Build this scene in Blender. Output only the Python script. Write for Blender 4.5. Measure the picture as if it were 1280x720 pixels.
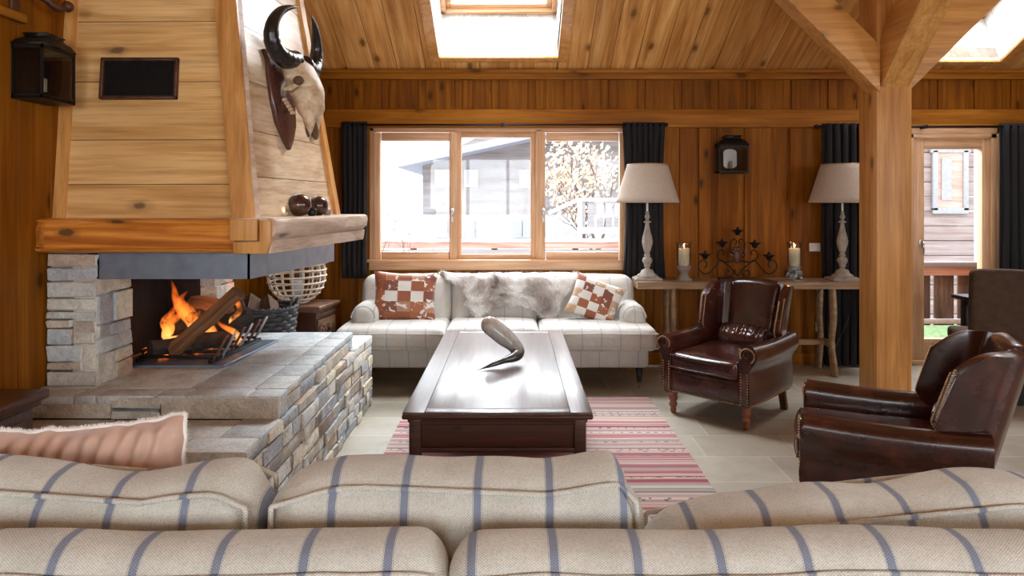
import bpy, bmesh, math, random
from mathutils import Vector, Matrix, noise
R = math.radians
PI = math.pi
for o in list(bpy.data.objects): bpy.data.objects.remove(o)
SC = bpy.context.scene
COL = SC.collection
random.seed(7)

# ------------------------------------------------------------------ camera
cam_d = bpy.data.cameras.new('camera'); cam = bpy.data.objects.new('camera', cam_d); COL.objects.link(cam)
cam_d.lens = 24; cam_d.sensor_width = 36; cam_d.sensor_fit = 'HORIZONTAL'
cam_d.shift_x = -2/1280; cam_d.shift_y = -106/1280; cam_d.clip_start = .05
cam.location = (0, 0, 1.47); cam.rotation_euler = (R(90), 0, 0)
SC.camera = cam
# ------------------------------------------------------------------ sky, exposure
SC.view_settings.view_transform = 'Standard'; SC.view_settings.look = 'None'
SC.view_settings.gamma = 1; SC.view_settings.use_curve_mapping = False
SC.view_settings.exposure = 0.0
wd = bpy.data.worlds.new('overcast_sky'); SC.world = wd; wd.use_nodes = True
wn = wd.node_tree.nodes['Background']; wn.inputs[0].default_value = (.93, .96, 1, 1); wn.inputs[1].default_value = 4.6
# ------------------------------------------------------------------ large daylight lamps outside windows, plus added fill lamps behind the camera
def area(name, loc, target, sx, sy, power, col=(1, 1, 1)):
    l = bpy.data.lights.new(name, 'AREA'); l.shape = 'RECTANGLE'; l.size = sx; l.size_y = sy; l.energy = power; l.color = col
    o = bpy.data.objects.new(name, l); COL.objects.link(o); o.location = loc
    d = Vector(target) - Vector(loc); o.rotation_euler = d.to_track_quat('-Z', 'Y').to_euler(); return o
DAY = (.90, .95, 1)
area('daylight_window', (-.1, 9.3, 4.6), (-.1, 6.0, 1.3), 5, 3.0, 1050, DAY)
area('daylight_door', (4.6, 8.6, 3.6), (3.7, 6.0, 1.0), 2, 2.2, 160, DAY)
area('daylight_skylight_left', (-.13, 5.95, 4.35), (-.13, 5.3, 3.0), 1.5, 1.3, 330, DAY)
area('daylight_skylight_right', (3.8, 5.95, 4.35), (3.8, 5.3, 3.0), 1.5, 1.3, 220, DAY)
area('fill_rear_left', (-.6, -3.45, 2.0), (-.6, 3, 1.2), 2.9, 1.9, 150, (.96, .98, 1))  # added fill lamp behind the camera, outside an invented window
area('fill_rear_right', (3.2, -3.45, 2.0), (2.4, 3, 1.2), 2.9, 1.9, 85, (.97, .98, 1))  # second added rear fill, weaker, also at an invented window
area('fill_right', (6.9, -1.5, 2.0), (0.5, 2.2, 1.2), 2.4, 1.7, 190, DAY)  # added fill from the right-hand wall, its window is invented

# ------------------------------------------------------------------ materials
class NT:
    def __init__(s, name):
        s.m = bpy.data.materials.new(name); s.m.use_nodes = True; s.t = s.m.node_tree; s.n = s.t.nodes; s.l = s.t.links
        s.b = s.n['Principled BSDF']; s.out = s.n['Material Output']
    def new(s, kind, **k):
        x = s.n.new(kind)
        for a, v in k.items(): setattr(x, a, v)
        return x
    def link(s, a, b): s.l.new(a, b)
    def coord(s, scale=(1, 1, 1), kind='Object', island=False, rot=(0, 0, 0)):
        tc = s.new('ShaderNodeTexCoord'); mp = s.new('ShaderNodeMapping'); s.link(tc.outputs[kind], mp.inputs[0])
        mp.inputs['Scale'].default_value = scale; mp.inputs['Rotation'].default_value = rot
        if island:
            g = s.new('ShaderNodeNewGeometry'); mu = s.new('ShaderNodeMath', operation='MULTIPLY'); mu.inputs[1].default_value = 37.
            s.link(g.outputs['Random Per Island'], mu.inputs[0])
            cb = s.new('ShaderNodeCombineXYZ'); [s.link(mu.outputs[0], cb.inputs[i]) for i in range(3)]
            s.link(cb.outputs[0], mp.inputs['Location'])
        return mp.outputs[0]
    def noise(s, vec, scale=5, detail=4, rough=.5, dist=0):
        x = s.new('ShaderNodeTexNoise'); s.link(vec, x.inputs['Vector'])
        x.inputs['Scale'].default_value = scale; x.inputs['Detail'].default_value = detail
        x.inputs['Roughness'].default_value = rough; x.inputs['Distortion'].default_value = dist
        return x.outputs['Fac']
    def ramp(s, fac, stops, interp='LINEAR'):
        x = s.new('ShaderNodeValToRGB'); s.link(fac, x.inputs[0]); x.color_ramp.interpolation = interp
        e = x.color_ramp.elements
        while len(e) < len(stops): e.new(.5)
        for q, (p, c) in zip(e, stops):
            q.position = p; q.color = (c[0], c[1], c[2], 1) if len(c) == 3 else c
        return x.outputs[0]
    def mix(s, fac, a, b, mode='MIX'):
        x = s.new('ShaderNodeMix', data_type='RGBA', blend_type=mode)
        for sock, v in ((x.inputs[0], fac), (x.inputs[6], a), (x.inputs[7], b)):
            if hasattr(v, 'links') or isinstance(v, bpy.types.NodeSocket): s.link(v, sock)
            elif isinstance(v, (int, float)): sock.default_value = v
            else: sock.default_value = (v[0], v[1], v[2], 1)
        return x.outputs[2]
    def math(s, op, a, b=0, clamp=False):
        x = s.new('ShaderNodeMath', operation=op); x.use_clamp = clamp
        for i, v in enumerate((a, b)):
            if isinstance(v, (int, float)): x.inputs[i].default_value = v
            else: s.link(v, x.inputs[i])
        return x.outputs[0]
    def bump(s, h, st=.3, dist=.01, prev=None):
        x = s.new('ShaderNodeBump'); s.link(h, x.inputs['Height']); x.inputs['Strength'].default_value = st; x.inputs['Distance'].default_value = dist
        if prev is not None: s.link(prev, x.inputs['Normal'])
        return x.outputs[0]
    def setc(s, c):
        if isinstance(c, tuple): s.b.inputs['Base Color'].default_value = (c[0], c[1], c[2], 1)
        else: s.link(c, s.b.inputs['Base Color'])
    def isl(s):
        return s.new('ShaderNodeNewGeometry').outputs['Random Per Island']

def plain(name, c, rough=.5, metal=0, bump=0, bscale=60, emit=None, es=1, var=.12, coat=0, sheen=0):
    t = NT(name); v = t.coord()
    f = t.noise(v, bscale * .25, 3)
    t.setc(t.ramp(f, [(.25, tuple(x * (1 - var) for x in c)), (.75, tuple(min(1, x * (1 + var)) for x in c))]))
    t.b.inputs['Roughness'].default_value = rough; t.b.inputs['Metallic'].default_value = metal
    t.b.inputs['Coat Weight'].default_value = coat; t.b.inputs['Sheen Weight'].default_value = sheen
    if bump: t.link(t.bump(t.noise(v, bscale, 4), bump, .01), t.b.inputs['Normal'])
    if emit: t.b.inputs['Emission Color'].default_value = (*emit, 1); t.b.inputs['Emission Strength'].default_value = es
    return t.m

def wood(name, dark, mid, light, axis='z', rough=.42, knots=.5, coat=.0, scale=1., islandvar=.35, knotcol=None, spec=.5, worn=None, ring=.55):
    t = NT(name)
    al = {'x': 0, 'y': 1, 'z': 2}[axis]
    sc = [9. * scale] * 3; sc[al] = .55 * scale
    v = t.coord(tuple(sc), island=True)
    g = t.noise(v, 1.3, 6, .6, 1.1)
    c = t.ramp(g, [(.28, dark), (.5, mid), (.72, light)])
    # growth rings
    s2 = [4.5 * scale] * 3; s2[al] = .32 * scale
    v2 = t.coord(tuple(s2), island=True)
    w = t.noise(v2, .9, 2, .5, .6)
    w = t.math('MULTIPLY', w, 26); w = t.math('SINE', w)
    w = t.ramp(w, [(.25, (1, 1, 1)), (.9, (.74, .66, .56))])
    c = t.mix(ring, c, w, 'MULTIPLY')
    # board to board tone
    c = t.mix(islandvar, c, t.ramp(t.isl(), [(0, (.72, .62, .5)), (.5, (1, .96, .9)), (1, (1.0, 1.0, 1.0))]), 'MULTIPLY')
    s4 = [48. * scale] * 3; s4[al] = 1.6 * scale
    fg = t.noise(t.coord(tuple(s4), island=True), 1.2, 3, .6, .4)
    c = t.mix(.55, c, t.ramp(fg, [(.3, (.60, .52, .42)), (.55, (1, 1, 1))]), 'MULTIPLY')
    big = t.noise(t.coord((1.7, 1.7, 1.7)), 1.0, 3)
    c = t.mix(.4, c, t.ramp(big, [(.35, (.74, .66, .56)), (.6, (1, 1, 1))]), 'MULTIPLY')
    if knots:
        v3 = t.coord((1, 1, 1), island=True); sp = t.new('ShaderNodeSeparateXYZ'); t.link(v3, sp.inputs[0])
        oth = [i for i in range(3) if i != al]
        acr = t.math('ADD', sp.outputs[oth[0]], sp.outputs[oth[1]]); cb = t.new('ShaderNodeCombineXYZ')
        t.link(t.math('MULTIPLY', acr, 3.6 * scale), cb.inputs[0]); t.link(t.math('MULTIPLY', sp.outputs[al], 1.8 * scale), cb.inputs[1])
        vo = t.new('ShaderNodeTexVoronoi', voronoi_dimensions='2D'); t.link(cb.outputs[0], vo.inputs['Vector']); vo.inputs['Scale'].default_value = 1.0
        wob = t.math('MULTIPLY', t.math('SUBTRACT', t.noise(cb.outputs[0], 7, 2), .5), .10)
        dd = t.math('ADD', vo.outputs['Distance'], wob)
        k = t.ramp(dd, [(.03 + .05 * knots, (1, 1, 1)), (.05 + .09 * knots, (.35, .35, .35)), (.10 + .16 * knots, (0, 0, 0))])
        cs = t.new('ShaderNodeSeparateColor'); t.link(vo.outputs['Color'], cs.inputs[0]); k = t.math('MULTIPLY', k, t.math('GREATER_THAN', cs.outputs[0], .45))
        c = t.mix(t.math('MULTIPLY', k, .85), c, knotcol or tuple(x * .3 for x in dark))
    if worn:
        wm = t.ramp(t.noise(t.coord((2.2, 2.2, 2.2)), 1.6, 5, .65), [(.42, (0, 0, 0)), (.62, (1, 1, 1))])
        c = t.mix(wm, c, worn)
    t.setc(c)
    t.b.inputs['Roughness'].default_value = rough; t.b.inputs['Coat Weight'].default_value = coat; t.b.inputs['Coat Roughness'].default_value = .2
    t.b.inputs['Specular IOR Level'].default_value = spec
    t.link(t.bump(g, .18, .01), t.b.inputs['Normal'])
    return t.m

def stripes(name, base, base2, line, pitch, width, off=0., weave=420, axis='X', dot=True, cross=None):
    t = NT(name); tc = t.coord((1, 1, 1)); sp = t.new('ShaderNodeSeparateXYZ'); t.link(tc, sp.inputs[0])
    wob = t.math('MULTIPLY', t.math('SUBTRACT', t.noise(tc, 3.2, 2), .5), .02)
    x = t.math('ADD', sp.outputs[axis], wob)
    u = t.math('FRACT', t.math('ADD', t.math('DIVIDE', x, pitch), 50 + off))
    d = t.math('ABSOLUTE', t.math('SUBTRACT', u, .5))
    m = t.math('LESS_THAN', d, width)
    edge = t.math('LESS_THAN', t.math('ABSOLUTE', t.math('SUBTRACT', d, width * 1.25)), width * .1)
    wv = t.noise(tc, weave, 2, .5)
    if dot:
        sep = [sp.outputs['X'], sp.outputs['Y'], sp.outputs['Z']]
        a = t.math('SINE', t.math('MULTIPLY', sep[0], weave * 2.2)); b2 = t.math('SINE', t.math('MULTIPLY', t.math('ADD', sep[2], sep[1]), weave * 2.2))
        ck = t.math('MULTIPLY_ADD' if False else 'MULTIPLY', a, b2)
        m = t.math('MULTIPLY', m, t.math('ADD', t.math('MULTIPLY', t.math('GREATER_THAN', ck, -.25), .45), .5))
        m = t.math('ADD', m, t.math('MULTIPLY', edge, .45), True)
        hgt = t.math('ADD', t.math('MULTIPLY', ck, .5), wv)
    else:
        m = t.math('MULTIPLY', m, .75); hgt = wv
    c = t.ramp(t.noise(tc, 9, 4), [(.3, base), (.7, base2)])
    c = t.mix(.35, c, t.ramp(t.noise(tc, weave * .5, 2), [(.3, (.52, .49, .45)), (.6, (1, 1, 1))]), 'MULTIPLY')
    if dot: c = t.mix(.85, c, t.ramp(t.math('ADD', t.math('MULTIPLY', ck, .5), .5), [(.1, (.66, .62, .56)), (.6, (1, 1, 1))]), 'MULTIPLY')
    c = t.mix(m, c, line); t.setc(c)
    t.b.inputs['Roughness'].default_value = .95; t.b.inputs['Specular IOR Level'].default_value = .15; t.b.inputs['Sheen Weight'].default_value = .15
    t.link(t.bump(hgt, .4, .002, t.bump(t.noise(tc, 11, 4, .6), .5, .014)), t.b.inputs['Normal'])
    return t.m

M = {}
PD, PM_, PL = (.22, .092, .026), (.36, .165, .05), (.47, .24, .085)
M['wall_wood'] = wood('knotty_pine_vertical', (.165, .050, .002), (.27, .090, .004), (.36, .140, .010), 'z', .5, .3, islandvar=.45, spec=.12)
M['wall_wood_x'] = wood('knotty_pine_horizontal', (.27, .09, .006), (.40, .15, .014), (.50, .215, .03), 'x', .5, .6, spec=.15)
M['wall_wood_y'] = wood('knotty_pine_lengthwise', (.30, .11, .007), (.47, .195, .016), (.58, .27, .035), 'y', .5, .4, spec=.15)
M['ceil_wood'] = wood('ceiling_planks', (.48, .21, .05), (.72, .37, .115), (.85, .53, .23), 'y', .5, .45, islandvar=.55, spec=.15)
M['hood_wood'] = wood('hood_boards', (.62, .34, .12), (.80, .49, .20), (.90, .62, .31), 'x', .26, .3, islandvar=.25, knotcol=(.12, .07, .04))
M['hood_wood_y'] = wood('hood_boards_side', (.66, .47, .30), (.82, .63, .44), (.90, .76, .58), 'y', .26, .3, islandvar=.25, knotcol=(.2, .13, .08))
M['hood_trim'] = wood('hood_trim_wood', (.56, .25, .06), (.70, .35, .105), (.78, .44, .16), 'z', .35, .2)
M['mantel'] = wood('antique_mantel_wood', (.36, .09, .010), (.72, .27, .045), (.88, .43, .10), 'x', .28, .5, scale=1.3, ring=1., knotcol=(.06, .03, .02))
M['mantel_y'] = wood('weathered_mantel_wood', (.55, .40, .31), (.76, .61, .50), (.86, .74, .64), 'y', .5, .4, knotcol=(.15, .09, .06))
M['post'] = wood('post_timber', (.48, .21, .045), (.66, .32, .085), (.76, .42, .14), 'z', .45, .35)
M['post_x'] = wood('brace_timber_across', (.48, .21, .045), (.64, .31, .08), (.74, .40, .13), 'x', .45, .35)
M['post_y'] = wood('brace_timber_along', (.48, .21, .045), (.64, .31, .08), (.74, .40, .13), 'y', .45, .35)
M['frame'] = wood('window_frame_larch', (.62, .35, .18), (.78, .48, .28), (.84, .55, .35), 'z', .4, 0, islandvar=.15)
M['frame_x'] = wood('window_frame_larch_across', (.62, .35, .18), (.78, .48, .28), (.84, .55, .35), 'x', .4, 0, islandvar=.15)
M['white_wood'] = wood('whitewashed_boards', (.54, .54, .53), (.62, .62, .61), (.68, .68, .68), 'z', .6, .2, islandvar=.1)
M['dark_wood'] = wood('dark_mahogany', (.035, .011, .006), (.075, .022, .011), (.13, .042, .02), 'x', .3, .2, scale=1.6)
M['table_top'] = wood('worn_table_top', (.05, .024, .018), (.10, .05, .036), (.17, .10, .08), 'y', .33, 0, scale=.9, coat=1., worn=None)
M['oak'] = wood('pale_oak', (.25, .155, .085), (.40, .27, .16), (.52, .38, .25), 'x', .6, .3, scale=1.5)
M['chest_wood'] = wood('carved_chest_wood', (.09, .045, .025), (.19, .10, .06), (.33, .20, .14), 'x', .4, .2, scale=2)
M['leg_wood'] = plain('turned_leg_wood', (.22, .06, .018), .28, coat=.3)
M['log'] = wood('split_log', (.20, .09, .035), (.42, .22, .09), (.58, .35, .16), 'x', .75, .1, scale=2.4)
M['darklog'] = wood('bark_brown_log', (.05, .028, .016), (.12, .065, .035), (.26, .16, .09), 'x', .85, .1, scale=2.4)
M['fire_log'] = wood('fire_lit_log', (.10, .045, .02), (.26, .12, .05), (.40, .21, .10), 'x', .8, .1, scale=2.4)
M['bark'] = plain('charred_bark', (.035, .022, .016), .95, bump=.9, bscale=50, var=.5)
M['iron'] = plain('black_iron', (.018, .015, .014), .45, .6, bump=.2)
M['grey_iron'] = plain('heat_greyed_iron', (.30, .28, .28), .4, .6, bump=.2)
M['socket'] = plain('dark_bone_hollow', (.12, .065, .035), .9, bump=.5)
M['rust_iron'] = plain('rusty_iron', (.12, .055, .035), .5, .7, bump=.3, var=.4)
M['steel'] = plain('brushed_steel_lintel', (.27, .33, .41), .36, .7, bump=.05, var=.15)
M['soot'] = plain('soot', (.008, .007, .007), .95, bump=.6, bscale=30, var=.5)
M['soot_wall'] = plain('sooty_brick', (.024, .014, .011), .95, bump=.6, bscale=24, var=.6)
M['curtain'] = plain('charcoal_curtain', (.010, .008, .010), .9, bump=.3, bscale=200, sheen=.02)
M['linen'] = plain('linen_shade', (.52, .43, .35), .95, bump=.4, bscale=300, var=.1)
M['lamp_stone'] = plain('limed_grey_wood', (.36, .32, .28), .7, bump=.4, bscale=70, var=.3)
M['pewter'] = plain('grey_stoneware', (.27, .22, .19), .6, bump=.5, bscale=60, var=.35)
M['wax'] = plain('ivory_wax', (.88, .72, .48), .5)
M['leather'] = None
M['brass'] = plain('antique_brass', (.42, .25, .12), .35, .9)
M['white_wire'] = plain('whitewashed_rattan', (.72, .62, .52), .7, bump=.3, var=.2)
M['dark_wicker'] = plain('dark_wicker', (.035, .033, .033), .6, bump=.5, bscale=40, var=.5)
M['skull'] = None
M['horn'] = plain('black_horn', (.018, .014, .013), .25, bump=.25, bscale=30, var=.5)
M['shield'] = plain('shield_wood', (.085, .028, .018), .25, coat=.3, var=.3)
M['ball'] = plain('dark_wood_ball', (.05, .018, .012), .22, coat=.4, var=.5, bscale=30)
M['plastic'] = plain('white_plastic', (.75, .72, .66), .35)
M['suede'] = plain('brown_suede', (.060, .032, .018), .95, bump=.3, bscale=80, var=.25)
M['black_metal'] = plain('black_table_metal', (.012, .012, .013), .35)
M['snow'] = plain('snow', (.55, .56, .6), .8)
M['velvet'] = plain('dusty_pink_velvet', (.62, .40, .31), .62, sheen=.5, var=.12, bscale=30)
M['fringe'] = plain('white_fluffy_edge', (.86, .82, .77), 1, sheen=.5)
M['silver'] = plain('silver_handle', (.6, .6, .6), .3, 1)
M['twig'] = plain('twig', (.16, .10, .08), .9)
M['grass'] = plain('grass', (.13, .20, .08), .95, bump=1, bscale=90, var=.5)
M['leaf'] = plain('autumn_leaf', (.72, .58, .44), .8, var=.2)
M['redleaf'] = plain('red_leaf', (.40, .17, .15), .8, var=.3)
M['redrail'] = wood('red_rail', (.50, .27, .23), (.60, .36, .31), (.66, .44, .40), 'x', .8, 0)
M['ext_wood'] = wood('pale_chalet_boards', (.27, .26, .28), (.31, .30, .325), (.35, .34, .37), 'x', .9, 0, scale=.5)
M['ext_pink'] = wood('weathered_chalet_logs', (.24, .18, .17), (.31, .25, .245), (.38, .32, .315), 'x', .9, 0, scale=.6)
M['ext_rail'] = wood('weathered_rail_boards', (.05, .033, .027), (.13, .092, .077), (.27, .21, .18), 'z', .85, .2, scale=1.)
M['ext_plaster'] = plain('white_render', (.46, .46, .48), .9)
M['ext_roof'] = plain('frosty_roof', (.34, .34, .38), .9)
M['ext_pale'] = plain('weathered_white_frame', (.30, .30, .31), .8)
M['ext_pane'] = plain('distant_pane', (.38, .40, .45), .6)
M['ext_frame'] = plain('distant_frame', (.56, .56, .56), .7)

# leather
t = NT('oxblood_leather'); v = t.coord()
n1 = t.noise(v, 6, 5, .6)
c = t.ramp(n1, [(.3, (.018, .0045, .0035)), (.55, (.048, .011, .007)), (.8, (.115, .034, .018))])
t.setc(c); t.b.inputs['Roughness'].default_value = .25; t.b.inputs['Coat Weight'].default_value = .35; t.b.inputs['Coat Roughness'].default_value = .13
b1 = t.bump(t.noise(v, 260, 2), .12, .002); b2 = t.bump(t.noise(v, 9, 2, .4), .22, .008, b1)
t.link(b2, t.b.inputs['Normal']); M['leather'] = t.m
# skull
t = NT('old_bone'); v = t.coord()
t.setc(t.ramp(t.noise(v, 14, 6, .65), [(.3, (.30, .17, .09)), (.48, (.58, .42, .27)), (.7, (.74, .62, .46))]))
t.b.inputs['Roughness'].default_value = .6; t.link(t.bump(t.noise(v, 40, 5), .5, .006), t.b.inputs['Normal']); M['skull'] = t.m
# polished pale horn
t = NT('grey_polished_horn'); v = t.coord((1, 1, 1))
gz = t.new('ShaderNodeSeparateXYZ'); gc = t.new('ShaderNodeTexCoord'); t.link(gc.outputs['Generated'], gz.inputs[0])
t.setc(t.mix(.5, t.ramp(gz.outputs['Z'], [(.0, (.03, .026, .024)), (.22, (.09, .08, .075)), (.40, (.42, .41, .40)), (.75, (.50, .47, .43)), (1, (.42, .33, .26))]), t.ramp(t.noise(t.coord((14, 14, 3)), 3, 4, .6, .5), [(.3, (.45, .42, .4)), (.6, (1, 1, 1))]), 'MULTIPLY'))
t.b.inputs['Roughness'].default_value = .12; M['grey_horn'] = t.m
# stone (ledge stones)
def stone(name, stops, rough=.9, bs=.9):
    t = NT(name); v = t.coord(island=True); isl = t.isl()
    c = t.ramp(isl, stops, 'LINEAR')
    n = t.noise(v, 9, 7, .65); n2 = t.noise(v, 70, 4, .6)
    c = t.mix(.75, c, t.ramp(n, [(.3, (.55, .52, .48)), (.55, (1, 1, 1)), (.75, (1.0, .93, .8))]), 'MULTIPLY')
    c = t.mix(.35, c, t.ramp(n2, [(.3, (.35, .35, .36)), (.6, (1, 1, 1))]), 'MULTIPLY')
    t.setc(c); t.b.inputs['Roughness'].default_value = rough
    t.link(t.bump(n, bs, .03, t.bump(n2, .7, .006)), t.b.inputs['Normal']); return t.m
M['stone'] = stone('alpine_stone', [(0, (.48, .54, .58)), (.2, (.70, .70, .66)), (.36, (.78, .67, .50)), (.5, (.50, .58, .66)), (.62, (.58, .43, .32)), (.74, (.84, .78, .64)), (.88, (.62, .63, .60)), (1, (.70, .63, .52))])
M['slab'] = stone('hearth_slate', [(0, (.60, .65, .68)), (.4, (.66, .70, .72)), (.8, (.72, .73, .71)), (1, (.74, .72, .64))], .62, .35)
# floor tiles
t = NT('flagstone_floor'); v = t.coord((1, 1, 1))
br = t.new('ShaderNodeTexBrick'); t.link(v, br.inputs['Vector']); br.offset = .37; br.squash = 1.35; br.squash_frequency = 3
br.inputs['Scale'].default_value = 1; br.inputs['Brick Width'].default_value = .56; br.inputs['Row Height'].default_value = .36
br.inputs['Mortar Size'].default_value = .006; br.inputs['Mortar Smooth'].default_value = .3; br.inputs['Bias'].default_value = 0
br.inputs['Color1'].default_value = (.34, .30, .235, 1); br.inputs['Color2'].default_value = (.50, .46, .385, 1); br.inputs['Mortar'].default_value = (.56, .51, .43, 1)
n = t.noise(v, 3.5, 7, .6)
c = t.mix(.6, br.outputs['Color'], t.ramp(n, [(.3, (.66, .62, .55)), (.55, (1, 1, 1)), (.75, (1, .95, .85))]), 'MULTIPLY')
t.setc(c); t.b.inputs['Roughness'].default_value = .42
t.link(t.bump(br.outputs['Fac'], -.4, .004, t.bump(t.noise(v, 30, 4), .15, .004)), t.b.inputs['Normal']); M['floor'] = t.m
# hearth pale paving uses slab
# rug
t = NT('striped_kilim'); v = t.coord(); sp = t.new('ShaderNodeSeparateXYZ'); t.link(v, sp.inputs[0])
y = t.math('ADD', sp.outputs['Y'], t.math('MULTIPLY', t.noise(v, 5, 2), .004))
def wn1(scale, off=0.):
    w = t.new('ShaderNodeTexWhiteNoise', noise_dimensions='1D'); t.link(t.math('ADD', t.math('FLOOR', t.math('MULTIPLY', y, scale)), off), w.inputs['W']); return w.outputs['Value']
c = t.ramp(wn1(70), [(0, (.30, .05, .07)), (.14, (.42, .20, .19)), (.28, (.54, .48, .40)), (.44, (.44, .32, .29)), (.58, (.36, .33, .30)), (.72, (.58, .53, .46)), (.86, (.20, .045, .07)), (.93, (.19, .18, .19))], 'CONSTANT')
c2 = t.ramp(wn1(9, 31), [(0, (.44, .14, .15)), (.25, (.52, .44, .38)), (.6, (.48, .30, .28)), (.8, (.44, .40, .35))], 'CONSTANT')
c = t.mix(.30, c, c2)
# little woven motifs
chk = t.new('ShaderNodeTexChecker'); t.link(t.coord((1, 1, 1)), chk.inputs['Vector']); chk.inputs['Scale'].default_value = 38
msk = t.math('MULTIPLY', t.math('GREATER_THAN', wn1(70, 77), .84), t.math('MULTIPLY', chk.outputs['Fac'], t.math('GREATER_THAN', t.noise(t.coord((1, .02, 1)), 26, 1), .52)))
c = t.mix(msk, c, (.16, .12, .14)); t.setc(c); t.b.inputs['Roughness'].default_value = .95
t.link(t.bump(t.noise(v, 380, 2), .5, .002), t.b.inputs['Normal']); M['rug'] = t.m
M['fringe_rug'] = plain('rug_fringe', (.6, .54, .48), .95)
# patchwork hide
def patch(name, n, seed, pal):
    t = NT(name); tc = t.new('ShaderNodeTexCoord'); mp = t.new('ShaderNodeMapping'); t.link(tc.outputs['UV'], mp.inputs[0]); mp.inputs['Scale'].default_value = (n, n, 1)
    fl = t.new('ShaderNodeVectorMath', operation='FLOOR'); t.link(mp.outputs[0], fl.inputs[0])
    ad = t.new('ShaderNodeVectorMath', operation='ADD'); t.link(fl.outputs[0], ad.inputs[0]); ad.inputs[1].default_value = (seed, seed * 2.3, 0)
    w = t.new('ShaderNodeTexWhiteNoise', noise_dimensions='2D'); t.link(ad.outputs[0], w.inputs['Vector'])
    ck = t.new('ShaderNodeTexChecker'); t.link(tc.outputs['UV'], ck.inputs['Vector']); ck.inputs['Scale'].default_value = n
    base = t.mix(t.math('MULTIPLY', ck.outputs['Fac'], t.math('LESS_THAN', w.outputs['Value'], .86)), t.ramp(w.outputs['Value'], pal[0], 'CONSTANT'), t.ramp(w.outputs['Value'], pal[1], 'CONSTANT'))
    bl = t.ramp(t.noise(mp.outputs[0], 1.4, 4, .55, .6), [(.57, (0, 0, 0)), (.59, (1, 1, 1))])
    spots = t.math('MULTIPLY', bl, t.math('GREATER_THAN', w.outputs['Value'], .25))
    c = t.mix(spots, base, (.74, .70, .66)); 
    c = t.mix(.3, c, t.ramp(t.noise(mp.outputs[0], 30, 2), [(.3, (.6, .55, .5)), (.6, (1, 1, 1))]), 'MULTIPLY')
    t.setc(c); t.b.inputs['Roughness'].default_value = .55; t.b.inputs['Sheen Weight'].default_value = .2
    fr = t.new('ShaderNodeVectorMath', operation='FRACTION'); t.link(mp.outputs[0], fr.inputs[0]); s3 = t.new('ShaderNodeSeparateXYZ'); t.link(fr.outputs[0], s3.inputs[0])
    ex = t.math('MINIMUM', t.math('PINGPONG', s3.outputs[0], .5), t.math('PINGPONG', s3.outputs[1], .5))
    t.link(t.bump(t.math('MINIMUM', ex, .08), .9, .03), t.b.inputs['Normal']); return t.m
BR, BR2, TAN, WH = (.30, .085, .03), (.20, .055, .025), (.50, .33, .20), (.72, .68, .63)
M['patch_a'] = patch('cowhide_patchwork_red', 5, 3, ([(0, BR), (.4, BR2), (.7, (.36, .11, .04))], [(0, WH), (.4, BR), (.7, (.42, .22, .12))]))
M['patch_b'] = patch('cowhide_patchwork_pale', 5, 11, ([(0, BR), (.35, TAN), (.7, BR2)], [(0, WH), (.5, TAN), (.75, WH)]))
# hide
t = NT('reindeer_hide'); v = t.coord()
n = t.noise(v, 3.4, 5, .62, .7); n2 = t.noise(t.coord((30, 30, 4)), 6, 2)
c = t.ramp(n, [(.30, (.16, .13, .11)), (.37, (.44, .38, .34)), (.46, (.66, .60, .56)), (.55, (.92, .90, .87))])
t.setc(t.mix(.3, c, t.ramp(n2, [(.3, (.5, .48, .46)), (.6, (1, 1, 1))]), 'MULTIPLY')); t.b.inputs['Roughness'].default_value = .9; t.b.inputs['Sheen Weight'].default_value = .3; M['hide'] = t.m
# window glass: clear with a thin reflection
def glass(name, tint=(1, 1, 1), refl=.6, rough=.02):
    t = NT(name); tr = t.new('ShaderNodeBsdfTransparent'); tr.inputs[0].default_value = (*tint, 1)
    gl = t.new('ShaderNodeBsdfGlossy'); gl.inputs['Roughness'].default_value = rough
    lw_ = t.new('ShaderNodeLayerWeight'); f4 = t.math('ADD', t.math('MULTIPLY', t.math('POWER', lw_.outputs['Facing'], 3.5), .55), .035); mx = t.new('ShaderNodeMixShader')
    t.link(t.math('MULTIPLY', f4, refl), mx.inputs[0]); t.link(tr.outputs[0], mx.inputs[1]); t.link(gl.outputs[0], mx.inputs[2]); t.link(mx.outputs[0], t.out.inputs[0]); return t.m
M['glass'] = glass('window_glass', (.97, .985, .99))
M['jar'] = glass('clear_glass', (.93, .95, .95), 1.6)
M['dark_glass'] = glass('lantern_glass', (.75, .75, .75), 1.2)
# flame
t = NT('flame'); tc = t.new('ShaderNodeTexCoord'); sp = t.new('ShaderNodeSeparateXYZ'); t.link(tc.outputs['Generated'], sp.inputs[0])
em = t.new('ShaderNodeEmission'); tr = t.new('ShaderNodeBsdfTransparent'); mx = t.new('ShaderNodeMixShader')
t.link(t.ramp(sp.outputs['Z'], [(0, (1, .46, .12)), (.4, (1, .24, .03)), (1, (.9, .10, .008))]), em.inputs[0])
em.inputs[1].default_value = 3.2
lw = t.new('ShaderNodeLayerWeight'); lw.inputs[0].default_value = .35
nn = t.noise(t.coord((7, 7, 3)), 2.2, 4, .6, 1)
a = t.math('MULTIPLY', t.math('POWER', t.math('SUBTRACT', 1, lw.outputs['Facing']), 2.2), t.ramp(nn, [(.34, (.05, .05, .05)), (.66, (1, 1, 1))]))
a = t.math('MULTIPLY', a, t.ramp(sp.outputs['Z'], [(0, (.35, .35, .35)), (.15, (.8, .8, .8)), (.55, (.5, .5, .5)), (1, (.0, .0, .0))]))
t.link(a, mx.inputs[0]); t.link(tr.outputs[0], mx.inputs[1]); t.link(em.outputs[0], mx.inputs[2]); t.link(mx.outputs[0], t.out.inputs[0]); M['flame'] = t.m
M['candle_flame'] = plain('candle_flame', (1, .6, .2), .5, emit=(1, .55, .18), es=9)
t = NT('glowing_embers'); v = t.coord(); t.setc((.02, .015, .012))
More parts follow.
